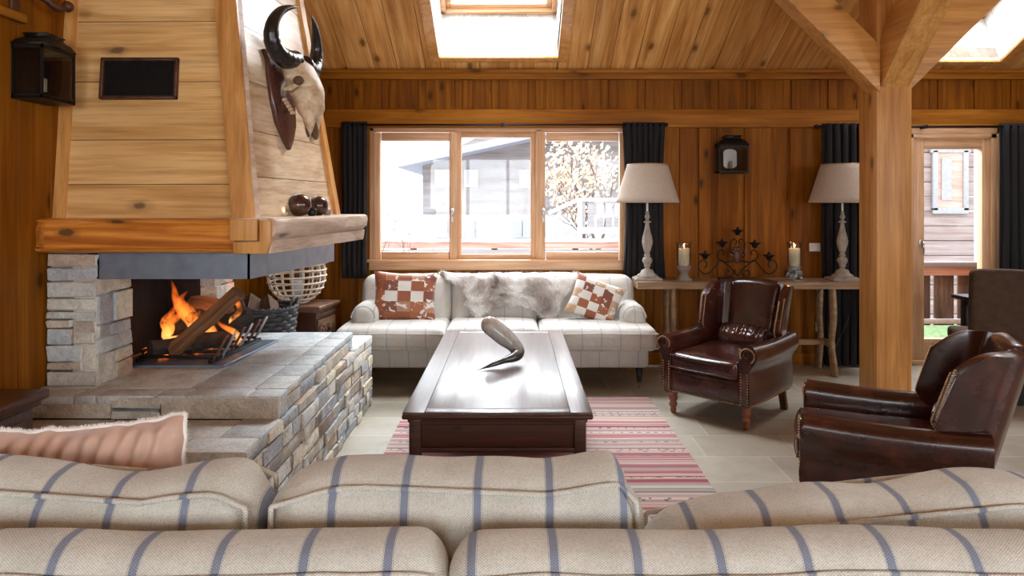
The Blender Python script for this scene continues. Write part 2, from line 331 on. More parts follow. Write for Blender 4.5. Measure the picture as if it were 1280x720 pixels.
t.link(t.ramp(t.noise(v, 30, 3), [(.5, (0, 0, 0)), (.62, (1, .16, .02))]), t.b.inputs['Emission Color']); t.b.inputs['Emission Strength'].default_value = 3; M['ember'] = t.m

M['plaid_near'] = stripes('linen_with_blue_stripes', (.64, .635, .58), (.78, .775, .72), (.16, .20, .31), .160, .052, 0., 420)
M['plaid_far'] = stripes('cream_linen_with_stripes', (.56, .535, .49), (.64, .615, .57), (.32, .36, .44), .150, .032, 0., 300, dot=False)

# ------------------------------------------------------------------ mesh helpers
def shift(mt, o): return mt
class MB:
    def __init__(s): s.bm = bmesh.new(); s.uv = None
    def box(s, lo, hi, bev=0, seg=2, mat=None, jit=0):
        lo, hi = Vector(lo), Vector(hi); c = (lo + hi) / 2; d = hi - lo
        r = bmesh.ops.create_cube(s.bm, size=1)['verts']
        bmesh.ops.scale(s.bm, vec=d, verts=r)
        if bev:
            es = list({e for v in r for e in v.link_edges})
            rr = bmesh.ops.bevel(s.bm, geom=es, offset=min(bev, min(d) * .45), segments=seg, profile=.5, affect='EDGES')
            r = list({v for f in rr['faces'] for v in f.verts} | {v for v in r if v.is_valid})
        if mat is not None: bmesh.ops.transform(s.bm, matrix=Matrix.Translation(c) @ mat, verts=r)
        else: bmesh.ops.translate(s.bm, vec=c, verts=r)
        if jit:
            for v in r: v.co += Vector((random.uniform(-jit, jit), random.uniform(-jit, jit), random.uniform(-jit, jit)))
        return r
    def beam(s, a, b, w, h, up=(0, 0, 1), bev=.004):      # box from a to b, w across, h along up
        a, b = Vector(a), Vector(b); d = (b - a); L = d.length; d.normalize(); upv = Vector(up)
        x = d.cross(upv).normalized(); z = x.cross(d).normalized()
        m = Matrix((x, d, z)).transposed().to_4x4()
        return s.box(Vector((-w / 2, -L / 2, -h / 2)) + (a + b) / 2, Vector((w / 2, L / 2, h / 2)) + (a + b) / 2, bev, 2, m)
    def tube(s, pts, rad, n=8, caps=True, closed=False):
        pts = [Vector(p) for p in pts]; k = len(pts)
        if not hasattr(rad, '__len__'): rad = [rad] * k
        rings = []; prevx = None
        for i, p in enumerate(pts):
            if closed: d = pts[(i + 1) % k] - pts[i - 1]
            else: d = pts[min(i + 1, k - 1)] - pts[max(i - 1, 0)]
            if d.length < 1e-9: d = Vector((0, 0, 1))
            d.normalize()
            if prevx is None:
                a = Vector((0, 0, 1)) if abs(d.z) < .9 else Vector((1, 0, 0)); x = d.cross(a).normalized()
            else:
                x = prevx - d * prevx.dot(d)
                if x.length < 1e-6: x = d.orthogonal()
                x.normalize()
            prevx = x; y = d.cross(x)
            r = rad[i]; rx, ry = (r if hasattr(r, '__len__') else (r, r))
            rings.append([s.bm.verts.new(p + x * rx * math.cos(2 * PI * j / n) + y * ry * math.sin(2 * PI * j / n)) for j in range(n)])
        rr = range(k if closed else k - 1)
        for i in rr:
            A, B = rings[i], rings[(i + 1) % k]
            for j in range(n): s.bm.faces.new((A[j], A[(j + 1) % n], B[(j + 1) % n], B[j]))
        if caps and not closed:
            s.bm.faces.new(rings[0][::-1]); s.bm.faces.new(rings[-1])
        return [v for r in rings for v in r]
    def lathe(s, prof, c=(0, 0, 0), n=24, flute=0, fz=(0, 0), cap=True):   # prof: (r,z)
        rings = []
        for r, z in prof:
            ring = []
            for j in range(n):
                a = 2 * PI * j / n; rr = max(r, .0004)
                if flute and fz[0] <= z <= fz[1]: rr *= 1 - flute * (.5 + .5 * math.cos(a * n / 4))
                ring.append(s.bm.verts.new((c[0] + rr * math.cos(a), c[1] + rr * math.sin(a), c[2] + z)))
            rings.append(ring)
        for A, B in zip(rings, rings[1:]):
            for j in range(n): s.bm.faces.new((A[j], A[(j + 1) % n], B[(j + 1) % n], B[j]))
        if cap: s.bm.faces.new(rings[0][::-1]); s.bm.faces.new(rings[-1])
    def prism(s, pts, a, b, axis='y', bev=0):       # polygon in the two other axes, extruded along axis
        def mk(p, t):
            return {'y': (p[0], t, p[1]), 'x': (t, p[0], p[1]), 'z': (p[0], p[1], t)}[axis]
        A = [s.bm.verts.new(mk(p, a)) for p in pts]; B = [s.bm.verts.new(mk(p, b)) for p in pts]; n = len(pts)
        fs = [s.bm.faces.new(A), s.bm.faces.new(B[::-1])]
        for i in range(n): fs.append(s.bm.faces.new((A[i], B[i], B[(i + 1) % n], A[(i + 1) % n])))
        bmesh.ops.recalc_face_normals(s.bm, faces=fs)
        if bev:
            es = list({e for f in fs[:2] for e in f.edges}); bmesh.ops.bevel(s.bm, geom=es, offset=bev, segments=3, profile=.5, affect='EDGES')
    def grid(s, f, nu, nv, uv=False, closeu=False):
        V = [[s.bm.verts.new(f(i / nu, j / nv)) for j in range(nv + 1)] for i in range(nu if closeu else nu + 1)]
        if uv and s.uv is None: s.uv = s.bm.loops.layers.uv.new('UVMap')
        for i in range(nu):
            for j in range(nv):
                q = (V[i][j], V[(i + 1) % len(V)][j], V[(i + 1) % len(V)][j + 1], V[i][j + 1])
                fc = s.bm.faces.new(q)
                if uv:
                    for l, (a, b) in zip(fc.loops, ((i, j), (i + 1, j), (i + 1, j + 1), (i, j + 1))): l[s.uv].uv = (a / nu * .9999, b / nv * .9999)
        return V
    def cushion(s, lo, hi, r, puff=(0, 0, .15), n=(18, 10, 10), nz=0, mat=None, nseed=0, deform=None):
        lo, hi = Vector(lo), Vector(hi); c = (lo + hi) / 2; h = (hi - lo) / 2
        def e(t): # denser at ends
            return math.sin(t * PI / 2) * .45 + t * .55
        vs = {}
        def vert(a, b, cc):
            k = (a, b, cc)
            if k in vs: return vs[k]
            u = Vector((e(2 * a / n[0] - 1), e(2 * b / n[1] - 1), e(2 * cc / n[2] - 1)))
            p = Vector((u.x * h.x, u.y * h.y, u.z * h.z)); core = Vector((max(h.x - r, .001), max(h.y - r, .001), max(h.z - r, .001)))
            q = Vector([max(-core[i], min(core[i], p[i])) for i in range(3)]); d = p - q
            if d.length > 1e-9: p = q + d.normalized() * min(r, h.x, h.y, h.z)
            f = [1 - u[i] ** 2 for i in range(3)]
            p.x *= 1 + puff[0] * f[1] * f[2]; p.y *= 1 + puff[1] * f[0] * f[2]; p.z *= 1 + puff[2] * f[0] * f[1]
            if nz:
                w = c + p; p += Vector((noise.noise(w * 5 + Vector((nseed, 0, 0))), noise.noise(w * 5 + Vector((0, nseed + 5, 0))), noise.noise(w * 5 + Vector((0, 0, nseed + 9))))) * nz
            if deform: p = deform(p, u)
            if mat is not None: p = mat @ p
            v = s.bm.verts.new(c + p); vs[k] = v; return v
        def quad(l): s.bm.faces.new([vert(*q) for q in l])
        for a in range(n[0]):
            for b in range(n[1]):
                quad([(a, b, 0), (a, b + 1, 0), (a + 1, b + 1, 0), (a + 1, b, 0)]); quad([(a, b, n[2]), (a + 1, b, n[2]), (a + 1, b + 1, n[2]), (a, b + 1, n[2])])
        for a in range(n[0]):
            for b in range(n[2]):
                quad([(a, 0, b), (a + 1, 0, b), (a + 1, 0, b + 1), (a, 0, b + 1)]); quad([(a, n[1], b), (a, n[1], b + 1), (a + 1, n[1], b + 1), (a + 1, n[1], b)])
        for a in range(n[1]):
            for b in range(n[2]):
                quad([(0, a, b), (0, a, b + 1), (0, a + 1, b + 1), (0, a + 1, b)]); quad([(n[0], a, b), (n[0], a + 1, b), (n[0], a + 1, b + 1), (n[0], a, b + 1)])
    def pillow(s, w, h, t, M4, n=20, uv=True, nz=.006, seed=0, pinch=.10):
        if uv and s.uv is None: s.uv = s.bm.loops.layers.uv.new('UVMap')
        for side in (1, -1):
            def f(a, b):
                u, v = 2 * a - 1, 2 * b - 1
                x = u * w / 2 * (1 - pinch * (1 - v * v) * abs(u) ** 3); z = v * h / 2 * (1 - pinch * (1 - u * u) * abs(v) ** 3)
                y = side * t / 2 * (max(0, (1 - u ** 4) * (1 - v ** 4)) ** .5)
                y += nz * noise.noise(Vector((x * 12 + seed, z * 12, side))) * (1 - max(abs(u), abs(v)) ** 6)
                return M4 @ Vector((x, y, z))
            V = s.grid(f, n, n, uv)
            if side == 1: pass
        bmesh.ops.remove_doubles(s.bm, verts=s.bm.verts, dist=.0006)
        bmesh.ops.recalc_face_normals(s.bm, faces=s.bm.faces)
    def sphere(s, c, r, u=16, v=10, mat=None):
        m = Matrix.Translation(Vector(c)) @ (mat or Matrix.Identity(4)) @ Matrix.Diagonal((*((r,) * 3 if not hasattr(r, '__len__') else r), 1))
        return bmesh.ops.create_uvsphere(s.bm, u_segments=u, v_segments=v, radius=1, matrix=m)['verts']
    def build(s, name, mat, parent=None, origin=None, ang=38, fixn=False, loc=None, rot=None):
        if fixn: bmesh.ops.recalc_face_normals(s.bm, faces=s.bm.faces)
        for f in s.bm.faces: f.smooth = True
        for e in s.bm.edges:
            if len(e.link_faces) == 2 and e.calc_face_angle(0) > R(ang): e.smooth = False
        me = bpy.data.meshes.new(name)
        if origin is not None: bmesh.ops.translate(s.bm, vec=-Vector(origin), verts=s.bm.verts)
        s.bm.to_mesh(me); s.bm.free(); me.materials.append(mat)
        o = bpy.data.objects.new(name, me); COL.objects.link(o)
        if parent: o.parent = parent
        if origin is not None: o.location = origin
        if loc: o.location = loc
        if rot: o.rotation_euler = rot
        return o
def tag(o, label=None, cat=None, group=None, kind=None):
    if label: o['label'] = label
    if cat: o['category'] = cat
    if group: o['group'] = group
    if kind: o['kind'] = kind
    return o
def thing(name, label, cat, loc=(0, 0, 0), rz=0, group=None):
    o = bpy.data.objects.new(name, None); COL.objects.link(o); o.location = loc; o.rotation_euler = (0, 0, rz); o.empty_display_size = .1
    return tag(o, label, cat, group)
def struct(mb, name, mat, parent=None, label=None, **k):
    o = mb.build(name, mat, parent, **k)
    if not parent: tag(o, label, None, None, 'structure')
    return o
def copy_tree(o, parent=None):
    c = o.copy(); COL.objects.link(c)
    if parent: c.parent = parent
    for ch in list(o.children): copy_tree(ch, c)
    return c
def catmull(pts, n=8):
    pts = [Vector(p) for p in pts]; out = []
    P = [pts[0] * 2 - pts[1]] + pts + [pts[-1] * 2 - pts[-2]]
    for i in range(1, len(P) - 2):
        for k in range(n):
            t = k / n; a, b, c, d = P[i - 1], P[i], P[i + 1], P[i + 2]
            out.append(.5 * ((2 * b) + (c - a) * t + (2 * a - 5 * b + 4 * c - d) * t * t + (3 * b - a - 3 * c + d) * t ** 3))
    out.append(pts[-1]); return out
def interp(tab, x):
    if x <= tab[0][0]: return tab[0][1]
    for (a, b), (c, d) in zip(tab, tab[1:]):
        if x <= c:
            t = (x - a) / (c - a); t = t * t * (3 - 2 * t); return b + (d - b) * t
    return tab[-1][1]

# worn streaks of dull and polished varnish along the table top (tt_streak)
nt = M['table_top'].node_tree; bs = nt.nodes['Principled BSDF']; tc_ = nt.nodes.new('ShaderNodeTexCoord'); mp_ = nt.nodes.new('ShaderNodeMapping'); nz_ = nt.nodes.new('ShaderNodeTexNoise'); mr_ = nt.nodes.new('ShaderNodeMapRange')
nt.links.new(tc_.outputs['Object'], mp_.inputs[0]); mp_.inputs['Scale'].default_value = (5.5, .35, 1); nt.links.new(mp_.outputs[0], nz_.inputs['Vector']); nz_.inputs['Scale'].default_value = 1.3; nz_.inputs['Detail'].default_value = 5
nt.links.new(nz_.outputs['Fac'], mr_.inputs['Value']); mr_.inputs['From Min'].default_value = .42; mr_.inputs['From Max'].default_value = .60; mr_.inputs['To Min'].default_value = 1; mr_.inputs['To Max'].default_value = .15
nt.links.new(mr_.outputs[0], bs.inputs['Coat Weight']); bs.inputs['Coat Roughness'].default_value = .27; bs.inputs['Roughness'].default_value = .42

# ================================================================== STRUCTURE
WL, WR, YB, YF = -2.2, 6.6, 6.23, -3.3
TH = math.atan(.5); CT, ST = math.cos(TH), math.sin(TH); RY = 1.45
def ceil_z(y): return 2.66 + .5 * (YB - y) if y > RY else 2.66 + .5 * (YB - RY) - .5 * (RY - y)
def cut(x0, x1, y0, y1, holes):
    xs = sorted({x0, x1} | {v for h in holes for v in h[:2] if x0 < v < x1}); out = []
    for a, b in zip(xs, xs[1:]):
        m = (a + b) / 2; hs = sorted([h for h in holes if h[0] < m < h[1]], key=lambda h: h[2]); y = y0
        for h in hs:
            if h[2] > y: out.append((a, b, y, min(h[2], y1)))
            y = max(y, h[3])
        if y < y1: out.append((a, b, y, y1))
    return out
# floor
m = MB(); m.box((WL - .2, YF - .2, -.15), (WR + .2, YB + .2, 0)); struct(m, 'floor', M['floor'])

# ---- back wall
WIN = (-1.31, 1.06, .864, 2.156); DOOR = (3.585, 4.39, 0, 2.10)
m = MB(); rnd = random.Random(3)
for r in cut(WL - .2, WR + .2, 0, 2.75, [WIN, DOOR]): m.box((r[0], YB + .02, r[2]), (r[1], YB + .2, r[3]))
def vboards(z0, z1, wmin, wmax, holes):
    x = WL
    while x < WR:
        w = rnd.uniform(wmin, wmax)
        for r in cut(x, min(x + w, WR), z0, z1, holes):
            if r[1] - r[0] > .01: m.box((r[0] + .001, YB, r[2]), (r[1] - .001, YB + .02, r[3]), .003, 1)
        x += w
vboards(0, 2.16, .27, .36, [WIN, DOOR]); vboards(2.32, 2.66, .333, .333, [])
x = -2.13
while x < WR:                                    # frieze battens
    w = rnd.uniform(.075, .095); m.box((x, YB - .018, 2.324), (x + w, YB, 2.594), .004, 1); x += .333
for x in [-1.75, -1.42] + [1.27 + .415 * k for k in range(6)] + [4.6, 5.0, 5.42, 5.83, 6.25]:
    if WIN[0] - .1 < x < WIN[1]: continue
    m.box((x, YB - .02, 0), (x + .115, YB, 2.156), .005, 1)
struct(m, 'wall_back', M['wall_wood'])
m = MB(); m.box((WL, YB - .05, 2.594), (WR, YB + .02, 2.67), .008); m.box((WL, YB - .075, 2.648), (WR, YB, 2.68), .006); struct(m, 'trim_1', M['wall_wood_x'])
m = MB(); m.box((WL, YB - .03, 2.156), (WR, YB + .02, 2.324), .006); m.box((WL, YB - .036, 2.16), (WR, YB, 2.19), .004); struct(m, 'trim_2', M['wall_wood_x'])
m = MB(); [m.box((a, YB - .025, 0), (b, YB, .11), .006) for a, b in ((WL, 3.50), (4.47, WR))]; struct(m, 'baseboard_back', M['wall_wood_x'])

# ---- left wall, right wall, camera-side wall
def sidewall(name, X, sgn, holes):
    mm = MB()
    for r in cut(YF, YB, 0, 4.0, holes):
        for (a, b) in ((r[0], min(r[1], RY)), (max(r[0], RY), r[1])):
            if b <= a: continue
            tops = [ceil_z(a) + .1, ceil_z(b) + .1] if r[3] >= 4 else [r[3], r[3]]
            mm.prism([(a, r[2]), (b, r[2]), (b, tops[1]), (a, tops[0])], X - sgn * .02, X - sgn * .2, 'x')
    y = YF
    while y < YB:
        w = rnd.uniform(.17, .25); y2 = min(y + w, YB)
        for r in cut(y, y2, 0, 4.0, holes):
            if r[1] - r[0] < .01: continue
            tz = (min(ceil_z(r[0]), ceil_z(r[1])) + .02) if r[3] >= 4 else r[3]
            mm.box((min(X, X - sgn * .02), r[0] + .001, r[2]), (max(X, X - sgn * .02), r[1] - .001, tz), .003, 1)
        y += w
    struct(mm, name, M['wall_wood'])
sidewall('wall_left', WL, 1, [])
RW = (-2.7, -.4, .9, 2.4)  # opening added for the right fill lamp, out of view
sidewall('wall_right', WR, -1, [RW])
m = MB(); m.box((WL, YF, 2.27), (WL + .03, 3.05, 2.31), .006); struct(m, 'trim_3', M['wall_wood_y'])
RWIN = [(-2.0, .8, 1.05, 2.55), (1.8, 4.6, 1.05, 2.55)]  # openings added for the rear fill lamps, out of view
m = MB()
for r in cut(WL - .2, WR + .2, 0, 2.8, RWIN): m.box((r[0], YF - .2, r[2]), (r[1], YF, r[3]))
x = WL
while x < WR:
    for r in cut(x, min(x + .21, WR), 0, 2.72, RWIN): m.box((r[0], YF, r[2]), (r[1], YF + .02, r[3]))
    x += .212
struct(m, 'wall_front', M['wall_wood'])

# ---- ceiling: two slopes of planks
SKY = [(-.656, .391, .24, 1.46), (3.27, 4.32, .185, 1.405)]
def slope(name, holes, L, loc, rot):
    mm = MB(); rr = random.Random(11)
    for r in cut(WL - .2, WR + .2, -.1, L, holes): mm.box((r[0], r[2], -.14), (r[1], r[3], -.025))
    x = WL
    while x < WR:
        w = rr.uniform(.20, .285)
        for r in cut(x, min(x + w, WR), 0, L, holes):
            yy = r[2]
            while yy < r[3] - .01:
                y2 = min(r[3], yy + rr.uniform(1.7, 3.6))
                if r[1] - r[0] > .01: mm.box((r[0] + .0012, yy + .001, -.025), (r[1] - .0012, y2 - .001, rr.uniform(-.003, 0)), .003, 1)
                yy = y2
        x += w
    return struct(mm, name, M['ceil_wood'], loc=loc, rot=rot)
LS = (YB - RY) / CT
slope('ceiling', SKY, LS, (0, YB, 2.66), (PI - TH, 0, 0))
slope('ceiling', [], LS, (WL + WR, 2 * RY - YB, 2.66), (PI - TH, 0, PI))
# skylights
for i, (a, b, c, d) in enumerate(SKY):
    root = tag(bpy.data.objects.new('window_%d' % (i + 3), None), None, None, None, 'structure'); COL.objects.link(root)
    root.location = (0, YB, 2.66); root.rotation_euler = (PI - TH, 0, 0)
    D = .48
    mm = MB(); t_ = .02
    n = 4
    for k in range(n):                                  # shaft boards
        xa, xb = a + (b - a) * k / n, a + (b - a) * (k + 1) / n
        mm.box((xa + .0015, c - t_, -D), (xb - .0015, c, .0)); mm.box((xa + .0015, d, -D), (xb - .0015, d + t_, .0))
    for k in range(4):
        ya, yb = c + (d - c) * k / 4, c + (d - c) * (k + 1) / 4
        mm.box((a - t_, ya + .0015, -D), (a, yb - .0015, 0)); mm.box((b, ya + .0015, -D), (b + t_, yb - .0015, 0))
    mm.box((a - .1, c - .1, -D), (a - t_, d + .1, -.02)); mm.box((b + t_, c - .1, -D), (b + .1, d + .1, -.02))
    mm.box((a - .1, c - .1, -D), (b + .1, c - t_, -.02)); mm.box((a - .1, d + t_, -D), (b + .1, d + .1, -.02))
    mm.build('window_reveal', M['white_wood'], root)
    mm = MB(); w = .095; p = .022                       # casing on the ceiling
    mm.box((a - w, c - .06, 0), (a, d + w, p), .003); mm.box((b, c - .06, 0), (b + w, d + w, p), .003)
    mm.box((a, c - .06, 0), (b, c, p), .003); mm.box((a, d, 0), (b, d + w, p), .003)
    mm.build('window_casing', M['hood_trim'], root)
    mm = MB()
    for (g, h_, z) in ((0, .045, -D), (.045, .05, -D - .04)):
        for q in ((a + g, c + g, a + g + h_, d - g), (b - g - h_, c + g, b - g, d - g), (a + g, c + g, b - g, c + g + h_), (a + g, d - g - h_, b - g, d - g)):
            mm.box((q[0], q[1], z - .05), (q[2], q[3], z + .01), .003)
    mm.build('window_frame', M['frame_x'], root)
    mm = MB(); mm.box((a + .09, c + .09, -D - .08), (b - .09, d - .09, -D - .074)); mm.build('window_pane', M['glass'], root)
# ---- window 1
def ring(mm, x0, x1, z0, z1, w, y0, y1, wb=None, wt=None):
    wb = wb or w; wt = wt or w
    mm.box((x0, y0, z0), (x0 + w, y1, z1), .004); mm.box((x1 - w, y0, z0), (x1, y1, z1), .004)
def ringh(mm, x0, x1, z0, z1, w, y0, y1):
    mm.box((x0 + w, y0, z0), (x1 - w, y1, z0 + w), .004); mm.box((x0 + w, y0, z1 - w), (x1 - w, y1, z1), .004)
def handle(root, x, y, z, s=1, name='window_handle'):
    mm = MB(); mm.box((x - .014, y - .012, z - .03), (x + .014, y, z + .04), .004); mm.tube([(x, y - .01, z + .015), (x, y - .045, z + .015), (x, y - .05, z + .005), (x, y - .05, z - .10)], [.009, .009, .009, .007], 10)
    mm.build(name, M['silver'], root)
root = tag(bpy.data.objects.new('window_1', None), kind='structure'); COL.objects.link(root)
W = WIN; y0 = YB - .02
m = MB()
m.box((W[0], y0, W[2]), (W[0] + .035, YB + .14, W[3]), .004); m.box((W[1] - .035, y0, W[2]), (W[1], YB + .14, W[3]), .004)
m.box((-.585, y0, W[2] + .07), (-.525, YB + .12, W[3] - .02), .004); m.box((.20, y0, W[2] + .07), (.26, YB + .12, W[3] - .02), .004)
m.build('window_frame', M['frame'], root)
m = MB(); m.box((W[0], y0, W[3] - .035), (W[1], YB + .14, W[3]), .004)
m.box((W[0], y0 - .03, W[2]), (W[1], YB + .14, W[2] + .085), .006); m.box((W[0] - .02, y0 - .05, W[2] + .07), (W[1] + .0, YB, W[2] + .095), .008); m.build('window_sill', M['frame_x'], root)
for (a, b, fixed) in ((-1.275, -.515, 0), (-.525, .255, 1), (.225, 1.025, 0)):
    w = .062 if not fixed else .055
    zb, zt = W[2] + .09, W[3] - (.045 if not fixed else .035)
    yy = y0 - .012 if not fixed else y0 + .02
    if fixed: a, b = -.528, .205; w = .05
    r2 = MB(); ring(r2, a, b, zb, zt, w, yy, yy + .07); s_ = r2.build('sash', M['frame'], root)
    r2 = MB(); ringh(r2, a, b, zb, zt, w + (.012 if not fixed else 0), yy, yy + .07); r2.build('sash_rail', M['frame_x'], root)
    r2 = MB(); r2.box((a + w, yy + .035, zb + w), (b - w, yy + .04, zt - w)); r2.build('window_pane', M['glass'], root)
handle(root, -.552, y0 - .012, 1.40); handle(root, .268, y0 - .012, 1.40)
# ---- door 1 (glazed balcony door)
root = tag(bpy.data.objects.new('door_1', None), kind='structure'); COL.objects.link(root)
D = DOOR
m = MB(); m.box((D[0], YB - .03, 0), (D[0] + .05, YB + .15, D[3]), .004); m.box((D[1] - .05, YB - .03, 0), (D[1], YB + .15, D[3]), .004)
for a, b in ((D[0] - .075, D[0]), (D[1], D[1] + .04)): m.box((a, YB - .03, 0), (b, YB, D[3] + .055), .004)
m.build('door_frame', M['frame'], root)
m = MB(); m.box((D[0], YB - .03, D[3] - .04), (D[1], YB + .15, D[3]), .004); m.box((D[0] - .07, YB - .03, D[3]), (D[1] + .04, YB, D[3] + .055), .004); m.box((D[0], YB - .05, 0), (D[1], YB + .15, .045), .006); m.build('door_threshold', M['frame_x'], root)
a, b = D[0] + .045, D[1] - .045
m = MB(); m.box((a, YB - .02, .045), (3.735, YB + .05, D[3] - .04), .004); m.box((4.262, YB - .02, .045), (b, YB + .05, D[3] - .04), .004); m.build('door_leaf', M['frame'], root)
m = MB(); m.box((3.735, YB - .02, .045), (4.262, YB + .05, .235), .004); m.box((3.735, YB - .02, 1.965), (4.262, YB + .05, D[3] - .04), .004); m.build('door_rail', M['frame_x'], root)
m = MB(); m.box((3.73, YB + .01, .23), (4.27, YB + .016, 1.97)); m.build('door_pane', M['glass'], root)
handle(root, 3.70, YB - .02, 1.10, name='door_handle')
# rear and right windows: unseen, added so fill light enters from behind the camera
def added_window(name, axis, pos, a, b, z0, z1, nm):
    root = tag(bpy.data.objects.new(name, None), kind='structure'); COL.objects.link(root)
    mm = MB(); w = .07
    segs = [(a, a + w, z0, z1), (b - w, b, z0, z1), (a, b, z0, z0 + w), (a, b, z1 - w, z1)] + [(a + (b - a) * k / nm - .035, a + (b - a) * k / nm + .035, z0, z1) for k in range(1, nm)]
    for s in segs:
        if axis == 'y': mm.box((s[0], pos - .09, s[2]), (s[1], pos - .02, s[3]), .004)
        else: mm.box((pos + .02, s[0], s[2]), (pos + .09, s[1], s[3]), .004)
    mm.build('window_frame', M['frame'], root)
    mm = MB()
    if axis == 'y': mm.box((a, pos - .06, z0), (b, pos - .055, z1))
    else: mm.box((pos + .055, a, z0), (pos + .06, b, z1))
    mm.build('window_pane', M['glass'], root)
for i, r in enumerate(RWIN): added_window('window_%d' % (5 + i), 'y', YF, *r, 3)  # added rear windows, never in view
added_window('window_2', 'x', WR, *RW, 2)  # added right window, never in view

# ---- structural post with braces
PX0, PX1, PY0, PY1 = 2.50, 2.755, 4.70, 4.955
s1 = 853.33 / 4.80
PX0, PX1, PY0, PY1 = (1096 - 642) / s1, (1140 - 642) / s1, 4.80, 5.05
root = thing('timber_post', 'square pine post with three diagonal braces beside leather armchair', 'post')
m = MB(); m.box((PX0, PY0, 0), (PX1, PY1, 3.235), .007, 2); m.build('post', M['post'], root)
zb = 1.47 + 142 / s1
# left brace
d = (977 - 642 , 254)
m = MB()
def brace_x(sg, z_low, wz, y0_, y1_):
    Lh = 1.45
    x = PX0 if sg < 0 else PX1
    pts = [(x, z_low), (x, z_low + wz), (x + sg * Lh, z_low + wz + Lh), (x + sg * Lh, z_low + Lh)]
    return pts
m.prism([(PX0 + .02, zb - .02), (PX0 + .02, zb + .31), (PX0 - (3.235 - zb - .33), 3.235), (PX0 - (3.235 - zb), 3.235)], PY0 - .01, PY0 + .15, 'y', .005); m.build('brace', M['post_x'], root)
m = MB(); m.prism([(PX1 - .02, zb - .02), (PX1 - .02, zb + .33), (PX1 + (3.22 - zb - .35), 3.22), (PX1 + (3.22 - zb), 3.22)], PY0 + .02, PY0 + .18, 'y', .005); m.build('brace', M['post_x'], root)
m = MB(); m.prism([(PY0 + .02, zb), (PY0 + .02, zb + .36), (PY0 - 1.3, zb + .36 + 1.3), (PY0 - 1.3, zb + 1.3)], PX0 + .025, PX1 - .02, 'x', .005); m.build('brace', M['post_y'], root)
m = MB(); m.tube([(PX0 + .10, PY0 - .012, zb + .39), (PX0 + .10, PY0 + .01, zb + .39)], .014, 12); m.build('peg', M['dark_wood'], root)

# ================================================================== OUTSIDE
m = MB(); m.box((-30, 7.2, -1.4), (40, 60, -1.2)); struct(m, 'ground', M['snow'])
m = MB(); m.box((3.0, 6.46, -.14), (6.5, 7.35, -.04)); struct(m, 'balcony_floor', M['ext_rail'])
m = MB(); m.box((3.2, 7.5, -1.2), (7.5, 9.8, -.25), .05); tag(m.build('grass_bank', M['grass']), 'green grass below the balcony railing', 'grass', kind='stuff')
# balcony railing
root = thing('balcony_railing', 'weathered brown plank balcony railing outside the glazed door', 'railing', (4.0, 7.1, 0))
m = MB(); m.box((-.9, -.04, .80), (2.4, .05, .86), .006); m.build('handrail', M['ext_wood'], root)
m = MB(); m.box((-.9, -.03, .72), (2.4, .0, .80), .004); m.build('rail', M['redrail'], root)
m = MB(); m.box((-.9, -.03, .22), (2.4, .01, .27), .004); m.build('rail', M['snow'], root)
for k in range(13):
    m = MB(); x = -.85 + k * .245; m.box((x, 0, .20), (x + .205, .02, .78), .004); m.build('plank', M['ext_rail'], root)
# chalet behind the door
root = thing('neighbouring_house', 'pale weathered timber house with one white framed window, seen through glazed door', 'house', (9.5, 13, -1.2))
m = MB(); 
for k in range(24): m.box((-5.5, 0, k * .28), (2.5, .25, k * .28 + .272), .02)
m.build('wall', M['ext_pink'], root)
m = MB(); cx = (1186 - 642) / 65.6 - 9.5; zc = 1.47 + 30 / 65.6 + 1.2
for q in ((-.34, -.24, -.6, .55), (.24, .34, -.6, .55), (-.38, .38, .5, .68), (-.34, .34, -.66, -.54)): m.box((cx + q[0], -.06, zc + q[2]), (cx + q[1], 0, zc + q[3]), .01)
f = m.build('window_frame', M['ext_pale'], root)
m = MB(); m.box((cx - .24, -.03, zc - .55), (cx + .24, 0, zc + .5)); m.build('shutter', M['redrail'], root)
m = MB(); m.box((cx - .17, -.05, zc - .4), (cx + .02, -.03, zc + .4)); m.build('pane', M['ext_pale'], root)
m = MB(); m.box((-.04 + (1222 - 642) / 94 - 9.5 + .0, -4.0, 0), ((1222 - 642) / 94 - 9.5 + .09, -3.9, 4.5), .01); m.build('downpipe', M['ext_pale'], root)
# big chalet seen through the window
CY = 20.; s = 853.33 / CY
def PXZ(px, py, s=s): return ((px - 642) / s, 1.47 + (254 - py) / s)
root = thing('chalet', 'large pale timber chalet with white ground floor, seen through the wide window', 'house', (0, CY, -1.2))
xl = PXZ(528, 0)[0]; xr = 9.; zf = PXZ(0, 268)[1] + 1.2
m = MB(); rz = 8.4; xm = 6.6
m.prism([(xl, zf), (xr + 4, zf), (xr + 4, 6.5), (xm, rz), (xl, PXZ(0, 205)[1] + 1.2)], 0, .3, 'y'); m.build('wall', M['ext_wood'], root)
m = MB(); m.box((xl, .02, 0), (xr + 4, .3, zf)); m.build('ground_floor_wall', M['ext_plaster'], root)
e = PXZ(504, 212); zt = (PXZ(666, 177)[1] - e[1]) / (PXZ(666, 0)[0] - e[0])
m = MB(); x2 = xm
m.prism([(e[0], e[1] + 1.2), (x2, e[1] + 1.2 + zt * (x2 - e[0])), (x2, e[1] + 1.45 + zt * (x2 - e[0])), (e[0], e[1] + 1.38)], -1.2, 6, 'y')
m.prism([(x2, e[1] + 1.2 + zt * (x2 - e[0])), (x2 + 7, e[1] + 1.2), (x2 + 7, e[1] + 1.38), (x2, e[1] + 1.45 + zt * (x2 - e[0]))], -1.2, 6, 'y')
m.build('roof', M['ext_roof'], root)
